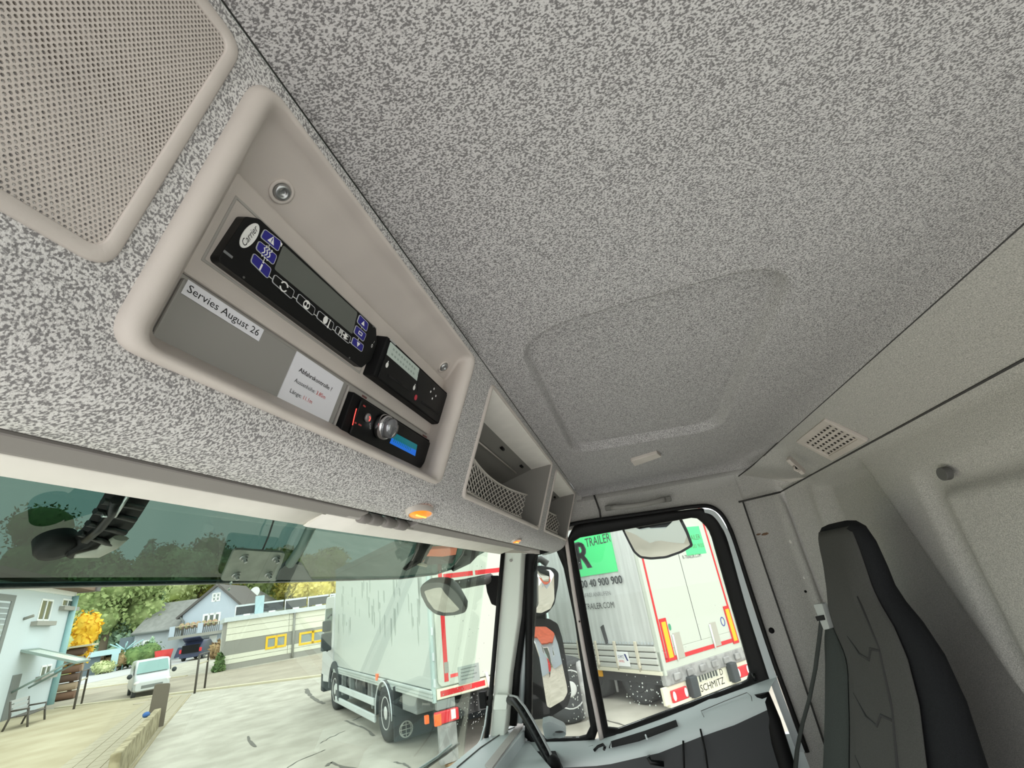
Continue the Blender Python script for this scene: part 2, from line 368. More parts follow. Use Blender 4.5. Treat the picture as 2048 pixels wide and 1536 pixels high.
# rust stain as flat mark on the panel
st = mat('rust_stain', (112, 88, 70), .95, grain=.25, gscale=200)
u, v = FX.px(1530, 1068, -.012); o = MB().prism(ell(u, v, .012, .004, 12, .1), FX, -.0122, -.0112).prism(ell(u - .02, v + .002, .008, .003, 10, .1), FX, -.0122, -.0113).build('rust_stain', st, parent=wr)
fl_ = MB().box(W0, -.42, 1.80, -.62, .30, -1.36, -1.32).build('floor', mat('floor_mat', (48, 48, 50), .9)); tag(fl_, kind='structure')
# ---------------- passenger door
door = thing('door_1', 'passenger door with black-sealed window and grey lower trim', None, (1.75, 0, -1.2)); tag(door, kind='structure')
O0 = ccw(FX.poly([(1058, 1108), (1068, 1098), (1128, 1062), (1152, 1049), (1300, 1028), (1406, 1015), (1438, 1032), (1464, 1094), (1524, 1290), (1560, 1395)]) + [FX.px(1520, 1400), FX.px(1215, 1490), FX.px(1056, 1490)])
O0r = rounded(O0, [0, .01, .01, .01, 0, .05, .04, .05, .02, 0, 0, 0, 0], 4)
ins = lambda d: [(a, b) for a, b in inset(O0r, d)]
main = rounded(ccw(FX.poly([(1146, 1077), (1393, 1033), (1419, 1056), (1506, 1360), (1217, 1466)])), [.015, .03, .04, .012, .01], 5)
quart = rounded(ccw(FX.poly([(1066, 1113), (1112, 1099), (1122, 1112), (1149, 1240), (1172, 1400), (1182, 1460), (1170, 1476), (1062, 1478)])), [.02, .02, .02, .02, .02, .02, .02, .01] if True else 0, 4)
# window surround as one frame with two real openings: black rubber faces around each pane
def reinner(inner, outer, n=64):             # resample two loops to matching counts by angle
    c = np.mean(np.array(inner), 0)
    def cast(poly, a):
        d = A(math.cos(a), math.sin(a)); best = None
        for i in range(len(poly)):
            p = A(*poly[i]) - c; q = A(*poly[(i + 1) % len(poly)]) - c; e = q - p
            den = d[0] * e[1] - d[1] * e[0]
            if abs(den) < 1e-12: continue
            t = (p[0] * e[1] - p[1] * e[0]) / den; s = (p[0] * d[1] - p[1] * d[0]) / den
            if t > 0 and -1e-9 <= s <= 1 + 1e-9 and (best is None or t < best): best = t
        return tuple(c + d * (best or .01))
    an = [2 * math.pi * k / n for k in range(n)]
    return [cast(outer, a) for a in an], [cast(inner, a) for a in an]
mo = FX.poly([(1150, 1050), (1300, 1029), (1406, 1016), (1436, 1034), (1461, 1094), (1521, 1290), (1552, 1380), (1512, 1368), (1213, 1480), (1204, 1480), (1191, 1400), (1176, 1330), (1160, 1240), (1147, 1160), (1136, 1075)])
mo = rounded(ccw(mo), .01, 3)
a, b = reinner(main, mo, 96)
fr_ = MB().rings([[FX.P(*p, .004) for p in a], [FX.P(*p, .010) for p in a], [FX.P(*(A(*p) * .6 + A(*q) * .4), .013) for p, q in zip(a, b)], [FX.P(*(A(*p) * .35 + A(*q) * .65), .004) for p, q in zip(a, b)], [FX.P(*p, .002) for p in b], [FX.P(*p, -.02) for p in b]])
fr_.build('window_seal', M['rubber'], door)
qo = rounded(ccw(FX.poly([(1052, 1105), (1128, 1068), (1130, 1075), (1143, 1160), (1156, 1240), (1172, 1330), (1187, 1400), (1200, 1480), (1050, 1486)])), .008, 3)
a, b = reinner(quart, qo, 72)
MB().rings([[FX.P(*p, -.004) for p in a], [FX.P(*p, .004) for p in a], [FX.P(*(A(*p) * .5 + A(*q) * .5), .007) for p, q in zip(a, b)], [FX.P(*p, .0) for p in b], [FX.P(*p, -.02) for p in b]]).build('window_seal', M['rubber'], door)
# pale inner door-frame edge showing behind the window, and outer black weather strip
ed = [FX.px(*p) for p in [(1408, 1026), (1424, 1032), (1440, 1052), (1455, 1085), (1487, 1200), (1524, 1318), (1551, 1398), (1590, 1500)]]
eo = [FX.px(*p) for p in [(1406, 1019), (1428, 1024), (1448, 1050), (1464, 1085), (1500, 1200), (1537, 1312), (1565, 1394), (1606, 1500)]]
ed = smooth_path(ed, 6); eo = smooth_path(eo, 6)
MB().rings([[FX.P(*p, .010) for p in ed], [FX.P(*p, .016) for p in ed], [FX.P(*p, .016) for p in eo], [FX.P(*p, .008) for p in eo]], closed=False, smooth=False).build('frame_edge', M['frame'], door)
MB().tube([FX.P(*FX.px(*p), .008) for p in smooth_path([(1135, 1058), (1152, 1047), (1300, 1026), (1385, 1014), (1420, 1014), (1443, 1030), (1459, 1058), (1470, 1088), (1506, 1200), (1542, 1310), (1572, 1392), (1612, 1502)], 5)], .007, 8).build('weather_strip', M['rubber'], door)
# divider between quarter light and window
dv = smooth_path([(1132, 1070), (1145, 1160), (1158, 1240), (1174, 1330), (1189, 1400), (1204, 1478)], 3)
MB().tube([FX.P(*FX.px(*p), .012) for p in dv], [.0075] * 16, 8, flat=.8).build('window_divider', mat('divider_grey', (190, 180, 176), .45), door)
for x, y in [(1159, 1243)]:
    u, v = FX.px(x, y, .02); MB().lathe([(.003, 0), (.003, .003), (.0004, .0035)], FX.at(u, v, .019), 10).build('screw', M['black'], door)
gl = glass('side_glass', (.95, .98, .965), .35)
MB().prism(main, FX, -.012, -.008).build('window_pane', gl, door)
MB().prism(quart, FX, -.012, -.008).build('quarter_pane', gl, door)
# sill: a shelf falling inward, then the door card
outer = [onx(*p, 1.752) for p in [(1048, 1482), (1131, 1480), (1191, 1478), (1216, 1470), (1320, 1433), (1420, 1394), (1509, 1362), (1560, 1345)]]
inner_px = [(1050, 1530), (1120, 1520), (1190, 1516), (1219, 1512), (1314, 1490), (1396, 1458), (1465, 1434), (1530, 1404)]
innr = [onx(*p, x) for p, x in zip(inner_px, [1.70, 1.675, 1.665, 1.66, 1.66, 1.66, 1.665, 1.67])]
mid = [o_ * .45 + i_ * .55 + A(-.004, 0, .008) for o_, i_ in zip(outer, innr)]
low = [i_ + A(.004, 0, -.02) for i_ in innr]; low2 = [i_ + A(.03, 0, -.10) for i_ in innr]; low3 = [A(1.72, i_[1], -1.2) for i_ in innr]
MB().rings([outer, mid, innr, low], closed=False).build('sill_shelf', M['doorplast'], door)
MB().rings([low, low2, low3], closed=False).build('door_card', M['doordark'], door)
# end post of the door card, with lock pin
pe = [(1509, 1358), (1535, 1366), (1560, 1450), (1590, 1540)]
MB().tube([onx(*p, 1.70) for p in [(1522, 1385), (1545, 1440), (1575, 1536), (1600, 1620)]], .022, 10).build('door_end_cap', M['blackm'], door)
q = onx(1511, 1362, 1.735); MB().tube([q, q + A(0, 0, .02)], .005, 8).build('lock_pin', M['black'], door)
# recessed slot with two ribs, and blank panel outline on the shelf
def sill(px, py, lift=.0):
    r = ray(px, py); best = None; up_ = A(-.002, 0, lift)
    for i in range(len(outer) - 1):
        n_ = np.cross(outer[i + 1] - outer[i], innr[i] - outer[i]); n_ /= np.linalg.norm(n_)
        tt = ((outer[i] + up_) @ n_) / (r @ n_); p = r * tt
        if min(outer[i][1], outer[i + 1][1]) - 1e-3 <= p[1] <= max(outer[i][1], outer[i + 1][1]) + 1e-3: best = p; break
    if best is None: best = r * (1.69 / r[0])
    return best
def ridge(pts, r, name, m, parent=door, lift=.012, **k):
    return MB().tube([sill(*p, lift=lift) for p in pts], r, 6, **k).build(name, m, parent)
slot = [sill(*p, lift=.013) for p in [(1218, 1496), (1278, 1482), (1356, 1452), (1352, 1440), (1290, 1462), (1222, 1483)]]
MB().add(slot, [tuple(range(6))]).build('tray_slot', M['void'], door, solid=.002)
ridge([(1222, 1495), (1222, 1482), (1222, 1495), (1276, 1481), (1277, 1477)], .0022, 'slot_lip', M['frame'], lift=.016)
ridge([(1291, 1470), (1294, 1478)], .0026, 'slot_rib', M['frame'], lift=.017)
ridge([(1188, 1501), (1196, 1493), (1206, 1489), (1210, 1494), (1208, 1499)], .004, 'lever_recess', M['black'], lift=.014)
ridge([(1130, 1512), (1128, 1500), (1178, 1493), (1186, 1491)], .0009, 'panel_groove', M['darkplast'])
ridge([(1408, 1434), (1402, 1422), (1450, 1402), (1494, 1385), (1502, 1392), (1504, 1402)], .0009, 'panel_groove', M['darkplast'])
# card joints and pull handle recess
for pts in [[(1400, 1456), (1410, 1500), (1415, 1536)], [(1366, 1480), (1368, 1536)]]:
    MB().tube([onx(*p, 1.667) + A(-.006, 0, 0) for p in pts], .0025, 6).build('card_groove', M['blackm'], door)
MB().tube([onx(*p, 1.64) for p in [(1296, 1512), (1302, 1524), (1328, 1528)]], .007, 8).build('door_lever', M['black'], door)
# outer skin of the door and cab side, seen in the mirrors
MB().box(W0, 1.80, 1.82, -.62, .55, -1.9, -.5).build('outer_skin', M['cabpaint'], door)
# corner speaker pod with oval opening
pod = thing('corner_pod', 'grey triangular door corner pod with round tweeter opening', 'speaker pod', onx(1120, 1476, 1.72))
FP = Fr(onx(1110, 1470, 1.70), (0, -1, 0.03), (-.55, -.05, .83))
pp = rounded(ccw(FP.poly([(1081, 1446), (1098, 1443), (1128, 1458), (1134, 1470), (1128, 1477), (1108, 1476), (1090, 1478)])), [.004, .004, .012, .012, .006, .004, .004], 4)
ho = ccw(FP.poly([(1104, 1467), (1110, 1462), (1120, 1461), (1129, 1464), (1132, 1469), (1129, 1474), (1120, 1476), (1110, 1474)]))
a, b = reinner(rounded(ho, .005, 3), pp, 40)
MB().rings([[FP.P(*p, -.02) for p in a], [FP.P(*p, .0) for p in a], [FP.P(*p, .002) for p in b], [FP.P(*p, -.012) for p in b]]).build('pod_shell', M['doorplast'], pod, bevel=.001)
MB().prism(inset(b, -.001), FP, -.022, -.016).build('opening', M['darkplast'], pod)
# ---------------- windscreen, pillar
wy = lambda z: .505 - .26 * (z - .1)
FW = Fr((0, .505, .1), (1, 0, 0), (0, -.26 / math.hypot(1, .26), 1 / math.hypot(1, .26)))
ws = rounded([(-.42, -.62), (1.705, -.62), (1.69, .16), (-.42, .16)], .05, 5)
win = MB().prism(ws, FW, -.004, 0).build('window_1', glass('green_windscreen', (.92, .98, .945), .18)); tag(win, kind='structure')
# right-hand edge seal and body-coloured pinch weld
MB().tube([onx(*p, 1.705) for p in [(1006, 1104), (1001, 1160), (995, 1230), (985, 1350), (977, 1440), (972, 1480)]], .008, 8).build('windscreen_seal', M['rubber'], win)
MB().tube([onx(*p, 1.69) for p in [(975, 1412), (970, 1450), (962, 1480), (945, 1505), (920, 1530)]], .003, 6).build('windscreen_edge', M['frame'], win)
pl = [(1008, 1106), (999, 1230), (990, 1350), (983, 1440), (980, 1475)]; pr_ = [(1043, 1106), (1037, 1230), (1020, 1350), (1012, 1440), (1008, 1475)]; ps = [(1052, 1108), (1045, 1230), (1027, 1350), (1020, 1440), (1014, 1475)]
L0 = [onx(*p, 1.735) for p in pl]; L1 = [onx(*p, 1.715) for p in pl]; L2 = [onx(*p, 1.712) for p in pr_]; L3 = [onx(*p, 1.75) for p in ps]
pil = MB().rings([[q + A(.05, .0, 0) for q in L0], L0, L1, L2, L3], closed=False).build('trim_7', M['pillar'], bevel=.004); tag(pil, kind='structure')
u = onx(1022, 1121, 1.708); MB().lathe([(.005, 0), (.005, .002), (.0005, .002)], Fr(u, (0, -1, 0), (0, 0, 1)), 12).build('screw_cap', M['plastic2'], pil)
# door seals and frame strip beside the pillar
def strip(pxs, x, r, name, m, flat=1): return MB().tube([onx(*p, x) for p in pxs], r, 8, flat=flat).build(name, m, pil)
strip([(1056, 1108), (1047, 1230), (1033, 1350), (1026, 1450)], 1.757, .013, 'door_seal', M['rubber'])
strip([(1064, 1107), (1057, 1230), (1046, 1350), (1040, 1445)], 1.775, .0115, 'door_frame_strip', M['frame'])
strip([(1071, 1107), (1067, 1230), (1057, 1350), (1052, 1450)], 1.775, .010, 'outer_seal', M['rubber'])
o = MB().tube([onx(*p, 1.745) + A(0, 0, .004) for p in [(1010, 1103), (1040, 1103), (1080, 1105)]], .010, 8).build('trim_8', M['plastic']); tag(o, kind='structure')
# ---------------- dashboard corner
FD = Fr((1.5, .5, -.42), (1, 0, 0), (0, 1, 0))
dsh = thing('dashboard', 'pale grey dashboard corner below the windscreen', 'dashboard', (1.3, .45, -.75))
top = rounded(ccw(FD.poly([(860, 1552), (900, 1531), (971, 1473), (1003, 1457), (1047, 1444), (1052, 1456), (985, 1540), (960, 1566)])), .01, 4)
MB().prism(top, FD, -.06, 0).build('dash_top', M['dash'], dsh, bevel=.006)
MB().tube([FD.P(*FD.px(*p), .001) for p in [(914, 1536), (960, 1497), (1012, 1462), (1030, 1455)]], .002, 6).build('top_groove', M['darkplast'], dsh)
FD2 = Fr((1.5, .45, -.432), (1, 0, 0), (0, 1, 0))
rail = rounded(ccw(FD2.poly([(1046, 1447), (1056, 1450), (1000, 1530), (985, 1552), (970, 1545)])), .004, 3)
MB().prism(rail, FD2, -.03, .016).build('dash_rail', M['plastic2'], dsh, bevel=.004)
FD3 = Fr((1.5, .4, -.455), (1, .1, 0), (0, 1, 0))
gb = rounded(ccw(FD3.poly([(1055, 1466), (1076, 1490), (1106, 1540), (1085, 1580), (985, 1552), (1000, 1530)])), .01, 4)
MB().prism(gb, FD3, -.05, .004).build('glovebox_lid', M['dash'], dsh, bevel=.006)
FD4 = Fr((1.5, .4, -.47), (1, 0, 0), (0, 1, 0))
MB().prism(FD4.poly([(1040, 1450), (1062, 1446), (1105, 1490), (1130, 1545), (1080, 1600), (960, 1600), (900, 1545)]), FD4, -.06, .002).build('dash_body', M['blackm'], dsh)
MB().tube([onz(*p, -.445) for p in [(1060, 1452), (1064, 1464), (1076, 1478), (1081, 1480)]], [.004, .012, .011, .003], 10, flat=.6).build('air_vent', M['darkplast'], dsh)
# ================================================================ overhead console
def fp(px, py, d=0): return FT.px(px, py, -d)
tray = thing('console_tray', 'beige moulded overhead console tray framing the radio and control units', 'console', FT.P(.33, -.08, -.03))
ol = A(FT.px(515, 152)); q = [FT.px(513, 152), FT.px(218, 672), FT.px(880, 980), FT.px(959, 716)]
u0, u1 = .1335, .5275; vt = FT.px(515, 150)[1] - .0005; vb = FT.px(245, 700)[1]
vbend = FT.px(473, 343, -.03)[1]; vlow = FT.px(305, 682, -.03)[1]
def ringat(a, b, c, e, r, d): return [FT.P(x, y, -d) for x, y in rrect(a, b, c, e, r, 6)]
loops = [ringat(u0, vb, u1, vt, .016, .004), ringat(u0, vb, u1, vt, .016, -.003), ringat(u0 + .003, vb + .002, u1 - .003, vt - .0015, .015, -.007), ringat(u0 + .008, vb + .004, u1 - .009, vt - .003, .013, -.0085),
         ringat(u0 + .013, vb + .006, u1 - .015, vt - .0045, .011, -.005), ringat(u0 + .018, vb + .0085, u1 - .017, vt - .006, .009, .003), ringat(u0 + .022, vb + .010, u1 - .014, vt - .009, .008, .012), ringat(.168, vlow + .002, u1 - .002, vbend + .004, .006, .028), ringat(.171, vlow + .001, u1 - .001, vbend, .004, .0335)]
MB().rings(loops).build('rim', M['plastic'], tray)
vg = FT.px(374, 552, -.03)[1]
MB().box(FT, .169, .533, vlow - .002, vbend + .002, -.040, -.0335).build('back_plate', M['plastic2'], tray)
MB().box(FT, .169, .533, vg + .0010, vbend + .001, -.0335, -.030).build('upper_plate', M['plastic'], tray, bevel=.002)
MB().box(FT, .1715, .3435, vlow, vg - .0014, -.0335, -.0305).build('blanking_panel', M['panelgrey'], tray, bevel=.0012)
MB().box(FT, .3452, .3475, vlow, vg - .0014, -.0335, -.0300).build('divider_rib', M['plastic2'], tray, bevel=.0008)
# plate under the tachograph to the right
# screws sit on the sloping upper wall
def slope_frame(px, py):
    p0 = FT.P(0, vt - .009, -.012); p1 = FT.P(0, vbend + .004, -.028)
    vv = (p0 - p1) / np.linalg.norm(p0 - p1); f = Fr(p1, (1, 0, 0), vv); u, v = f.px(px, py); return f.at(u, v)
for x, y in [(563, 383), (887, 733)]:
    f = slope_frame(x, y); s_ = MB().lathe([(.0088, -.001), (.0088, .0012), (.0068, .0014), (.0062, .0004)], f, 24).build('screw_boss', M['plastic'], tray)
    k = MB().lathe([(.0062, 0), (.006, .002), (.0048, .0032), (.0028, .0034), (.0026, .0016), (.0004, .0016)], f, 20).build('screw', M['steel'], s_)
# ---- refrigeration control unit
D1 = .0225
unit = thing('cooling_control_unit', 'long black cooling control panel with blue keys, second row of console', 'control unit', FT.P(.27, FT.px(424, 510, -.03)[1], -.03))
c0, c1 = .1785, .3535; cb = FT.px(424, 511, -D1)[1] - .0005; ct = FT.px(482, 402, -D1)[1]
pts = [(c0, cb + .002), (c0 + .002, cb), (c1 - .010, cb), (c1 - .001, cb + .012), (c1 - .001, ct - .012), (c1 - .010, ct), (c0 + .012, ct), (c0 + .003, ct - .006)]
MB().prism(rounded(ccw(pts), .002, 3), FT, -.032, -D1).build('housing', M['black'], unit, bevel=.0012)
MB().frame(inset(ccw([(c0 - .004, cb - .003), (c1, cb - .003), (c1, ct + .005), (c0 - .004, ct + .005)]), 0), inset(ccw([(c0 - .004, cb - .003), (c1, cb - .003), (c1, ct + .005), (c0 - .004, ct + .005)]), .002), FT, -.031, -.0293).build('mounting_edge', M['plastic2'], unit, bevel=.0006)
Z3 = lambda pts: [(400 + x / 4.2667, 380 + y / 4.2667) for x, y in pts]
def face(pts, d=D1): return ccw([FT.px(x, y, -d) for x, y in Z3(pts)])
MB().prism(rounded(face([(708, 468), (1342, 1045), (1298, 1232), (632, 676)]), .002, 4), FT, -D1 - .001, -D1 + .0003).build('display', M['lcd'], unit)
wl = M['white']
def key(pts, m, name):
    p = rounded(face(pts), .0016, 4)
    k = MB().prism(p, FT, -D1 - .001, -D1 + .0006).build(name, m, unit)
    a = inset(p, -.00035); MB().frame(a, inset(p, .00005), FT, -D1 - .0005, -D1 + .0007).build('key_outline', mat('pale_outline', (190, 192, 196), .5), k)
    c = np.mean(np.array(p), 0); return k, c
def ic(mb, k): mb.build('symbol', wl, k)
DZ = -D1 + .0009
k, c = key([(548, 335), (690, 442), (660, 522), (514, 402)], M['blue'], 'blue_key'); mb = MB(); mb.prism([(c[0] - .0030, c[1] - .0024), (c[0] + .0030, c[1] - .0024), (c[0], c[1] + .0030)], FT, DZ, DZ + .0001); mb.prism([(c[0] + .0064, c[1] + .0035), (c[0] + .0086, c[1] + .0008), (c[0] + .0086, c[1] + .0035)], FT, DZ, DZ + .0001); ic(mb, k); MB().box(FT, c[0] - .0003, c[0] + .0003, c[1] - .001, c[1] + .0014, DZ, DZ + .0003).box(FT, c[0] - .0003, c[0] + .0003, c[1] - .0020, c[1] - .0014, DZ, DZ + .0003).build('mark', M['blue'], k)
k, c = key([(500, 435), (650, 560), (620, 637), (474, 502)], M['blue'], 'blue_key'); mb = MB()
for i in (-1, 0, 1):
    mb.tube([FT.P(c[0] + i * .0024 + .0009 * math.sin(t * 2.2), c[1] + .0042 - t * .00135, DZ) for t in range(6)], .00045, 5); mb.lathe([(.0006, 0), (.0006, .0002)], FT.at(c[0] + i * .0024, c[1] - .0042, DZ), 8)
ic(mb, k)
k, c = key([(455, 540), (602, 672), (572, 754), (430, 612)], M['blue'], 'blue_key'); mb = MB().text('i', FT, c[0], c[1] - .0035, .0105, DZ + .0001, align='C', sx=1.5); ic(mb, k)
k, c = key([(635, 722), (800, 860), (776, 928), (612, 782)], M['black'], 'function_key'); mb = MB()
for s_ in (0, math.pi): mb.tube([FT.P(c[0] + .0034 * math.cos(t + s_), c[1] + .0034 * math.sin(t + s_), DZ) for t in np.linspace(.35, 2.75, 9)], .0006, 5)
ic(mb, k)
k, c = key([(842, 885), (978, 1010), (960, 1070), (818, 945)], M['black'], 'function_key'); mb = MB().prism(ell(c[0], c[1], .0036, .0036, 18), FT, DZ, DZ + .0001); ic(mb, k); MB().prism(ell(c[0] - .0015, c[1], .0012, .0016, 10), FT, DZ, DZ + .0003).prism(ell(c[0] + .0015, c[1], .0012, .0016, 10), FT, DZ, DZ + .0003).build('mark', M['black'], k)
k, c = key([(1012, 1030), (1138, 1137), (1120, 1197), (992, 1087)], M['black'], 'function_key'); mb = MB().prism(ell(c[0] - .0008, c[1] + .0002, .0026, .0034, 14), FT, DZ, DZ + .0001).tube([FT.P(c[0] - .005, c[1] - .003, DZ), FT.P(c[0] - .001, c[1] - .0036, DZ)], .0004, 5).tube([FT.P(c[0] + .0044, c[1] + .0034, DZ), FT.P(c[0] + .0044, c[1] - .0034, DZ)], .0005, 5).lathe([(.0011, 0), (.0011, .0002)], FT.at(c[0] + .0044, c[1] - .0034, DZ), 10); ic(mb, k)
k, c = key([(1166, 1160), (1282, 1255), (1266, 1310), (1148, 1210)], M['black'], 'function_key'); mb = MB()
for i in range(3): mb.box(FT, c[0] - .0062 + i * .0017, c[0] - .0052 + i * .0017, c[1] - .003 + .0022 * (i % 2), c[1] + .0028, DZ, DZ + .0001)
mb.box(FT, c[0] - .001, c[0] + .0012, c[1] - .0006, c[1] + .0006, DZ, DZ + .0001).box(FT, c[0] + .0012, c[0] + .0046, c[1] - .0024, c[1] + .0024, DZ, DZ + .0001).box(FT, c[0] + .0046, c[0] + .0066, c[1] + .0008, c[1] + .0016, DZ, DZ + .0001).box(FT, c[0] + .0046, c[0] + .0066, c[1] - .0016, c[1] - .0008, DZ, DZ + .0001); ic(mb, k)
for i, pts in enumerate([[(1360, 1065), (1432, 1140), (1416, 1207), (1338, 1125)], [(1330, 1155), (1414, 1230), (1390, 1292), (1310, 1215)], [(1305, 1255), (1392, 1325), (1376, 1380), (1288, 1310)]]):
    k, c = key(pts, M['blue'], 'arrow_key'); mb = MB()
    if i == 0: mb.prism([(c[0] - .0026, c[1] - .002), (c[0] + .0026, c[1] - .002), (c[0], c[1] + .0022)], FT, DZ, DZ + .0001)
    elif i == 1: mb.frame(rrect(c[0] - .003, c[1] - .0016, c[0] + .003, c[1] + .0016), rrect(c[0] - .0022, c[1] - .0008, c[0] + .0022, c[1] + .0008), FT, DZ, DZ + .0001)
    else: mb.prism([(c[0] - .0026, c[1] + .002), (c[0] + .0026, c[1] + .002), (c[0], c[1] - .0022)], FT, DZ, DZ + .0001)
    ic(mb, k)
ch = [(585, 492), (560, 575), (598, 745), (798, 910), (985, 1060), (1140, 1190), (1278, 1300)]
mb = MB()
for a, b in [((590, 470), (580, 500)), ((548, 590), (538, 612)), ((585, 735), (615, 760)), ((785, 905), (822, 930)), ((965, 1052), (996, 1078)), ((1125, 1182), (1152, 1205)), ((1270, 1295), (1296, 1310)), ((1385, 1160), (1375, 1180)), ((1352, 1265), (1345, 1285))]:
    MB().tube([FT.P(*FT.px(*p, -D1), -D1 + .0002) for p in Z3([a, b])], .0003, 5).build('link_line', wl, unit)
lc = FT.px(*Z3([(421, 388)])[0], -D1); lg = MB().prism(ell(lc[0], lc[1], .0105, .0046, 28, math.radians(80)), FT, -D1 - .0004, -D1 + .0005).build('badge', wl, unit)
MB().text('Carrier', FT.at(lc[0], lc[1], -D1 + .0007).rot(math.radians(80)), 0, -.0019, .0062, 0, shear=.3, align='C', fit=.0165).build('lettering', M['ink'], lg)
u, v = FT.px(*Z3([(240, 548)])[0], -D1); MB().box(FT, u - .0035, u + .0035, v - .0009, v + .0009, -D1 - .001, -D1 + .0004).build('indicator_slot', mat('dim_indicator', (120, 122, 124), .4), unit, bevel=.0004)
u, v = FT.px(*Z3([(1465, 1328)])[0], -D1); MB().text('0', FT, u, v - .002, .0055, -D1 + .0004, align='C').text('/', FT, u + .0012, v + .003, .0042, -D1 + .0004, align='C').build('lettering', wl, unit)
for x, y in [(1478, 1165), (1275, 1432), (372, 745)]:
    u, v = FT.px(*Z3([(x, y)])[0], -D1); MB().lathe([(.0009, 0), (.0008, .0005), (.0002, .0005)], FT.at(u, v, -D1), 8).build('screw', M['darkplast'], unit)
# ---- tachograph
D2 = .017
Z4 = lambda pts: [(640 + x / 4.518, 620 + y / 4.518) for x, y in pts]
tac = thing('tachograph', 'black tachograph slot unit with pale display right of the cooling panel', 'tachograph', FT.P(.45, FT.px(880, 850, -.03)[1], -.03))
t0, t1 = .3575, .5265; tb = FT.px(735, 742, -D2)[1]; tt = FT.px(770, 667, -D2)[1]
MB().box(FT, t0, t1, tb, tt, -.032, -D2).build('housing', M['blackm'], tac, bevel=.0012)
bz = rrect(t0 + .006, tb + .001, t1 - .003, tt - .003, .002, 3); MB().prism(bz, FT, -D2, -D2 + .0012).build('front_bezel', M['black'], tac, bevel=.0005)
def f4(pts, d): return ccw([FT.px(x, y, -d) for x, y in Z4(pts)])
E2 = D2 - .0012
MB().prism(f4([(638, 290), (896, 530), (874, 640), (602, 402)], E2), FT, -E2 - .0004, -E2 + .0003).build('display', M['lcd2'], tac)
mb = MB(); sc = f4([(638, 290), (896, 530), (874, 640), (602, 402)], E2); x0, y0, x1, y1 = bbox(sc)
sq = [A(*FT.px(x, y, -E2)) for x, y in Z4([(638, 290), (896, 530), (874, 640), (602, 402)])]
def bil(s_, t_): return tuple((sq[0] * (1 - s_) + sq[1] * s_) * (1 - t_) + (sq[3] * (1 - s_) + sq[2] * s_) * t_)
for r_ in (.22, .62):                                 # faint rows of display segments, unreadable in the photo
    for i in range(9):
        s_ = .10 + i * .09; mb.prism([bil(s_, r_), bil(s_ + .05, r_), bil(s_ + .05, r_ + .16), bil(s_, r_ + .16)], FT, -E2 + .0003, -E2 + .0004)
mb.build('display_segments', mat('faint_segments', (150, 162, 155), .4), tac)
mb = MB()
for x, y in [(605, 497), (850, 702)]:
    u, v = FT.px(*Z4([(x, y)])[0], -E2); MB().prism(ell(u, v, .0022, .0028, 12), FT, -E2, -E2 + .0003).box(FT, u - .0005, u + .0005, v + .0024, v + .0044, -E2, -E2 + .0003).build('button_symbol', wl, tac)
for x, y in [(1030, 712), (1000, 738), (1046, 776), (1014, 800)]:
    u, v = FT.px(*Z4([(x, y)])[0], -E2); MB().prism(ell(u, v, .0012, .0014, 10), FT, -E2, -E2 + .0003).build('button_symbol', wl, tac)
u, v = FT.px(*Z4([(657, 290)])[0], -E2); mb = MB().box(FT, u - .006, u + .006, v - .0006, v + .0008, -E2, -E2 + .0003).build('brand_strip', mat('pale_print', (170, 172, 172), .6), tac)
u, v = FT.px(*Z4([(864, 790)])[0], -E2); MB().prism(ell(u, v, .0028, .0032, 16), FT, -E2, -E2 + .0005).build('eject_button', M['redled'], tac)
for a, b in [((615, 590), (820, 735)), ((915, 830), (1065, 935))]:
    MB().tube([FT.P(*FT.px(*p, -E2), -E2 + .0002) for p in Z4([a, b])], .0012, 6).build('card_slot', M['void'], tac)
MB().tube([FT.P(*FT.px(*p, -E2), -E2) for p in Z4([(884, 560), (880, 735)])], .0004, 5).build('face_joint', M['void'], tac)
# ---- radio
D3 = .021
rad = thing('car_radio', 'black car radio with chrome dial and blue lit display, lower right of console', 'radio', FT.P(.44, FT.px(672, 858, -.03)[1], -.03))
r0, r1 = .3478, .5225; rb = FT.px(672, 860, -D3)[1]; rt = FT.px(700, 776, -D3)[1]
MB().box(FT, r0, r1, rb - .001, rt, -.034, -D3 - .003).build('housing', M['blackm'], rad, bevel=.001)
MB().prism(rounded(ccw([(r0 + .011, rb + .001), (r1 - .010, rb + .001), (r1 - .002, rb + .010), (r1 - .002, rt - .003), (r0 + .011, rt - .002)]), .003, 4), FT, -D3 - .004, -D3).build('faceplate', M['black'], rad, bevel=.001)
def f4r(pts): return ccw([FT.px(x, y, -D3) for x, y in Z4(pts)])
MB().prism(f4r([(672, 1108), (878, 1218), (868, 1268), (648, 1156)]), FT, -D3, -D3 + .0003).build('display_upper', M['teal'], rad)
MB().prism(f4r([(648, 1156), (868, 1268), (858, 1320), (628, 1202)]), FT, -D3, -D3 + .0003).build('display_lower', M['bluelit'], rad)
lq = f4r([(648, 1156), (868, 1268), (858, 1320), (628, 1202)]); x0, y0, x1, y1 = bbox(lq); mb = MB()
for i in range(11): mb.box(FT, x0 + .006 + i * .004, x0 + .0072 + i * .004, y0 + .003, y0 + .0085, -D3 + .0003, -D3 + .0005)
mb.build('display_segments', M['teal'], rad)
kc = FT.px(*Z4([(548, 1052)])[0], -D3); f = FT.at(kc[0], kc[1], -D3)
kn = MB().lathe([(.0128, 0), (.0132, .003), (.0128, .007), (.0118, .0085), (.0112, .0085)], f, 32).build('dial_ring', M['chrome'], rad)
MB().lathe([(.0108, .006), (.0104, .013), (.0092, .0155), (.004, .0165), (.0004, .0166)], f, 28).build('dial', mat('smoky_dial', (150, 152, 156), .12, metal=.7), kn)
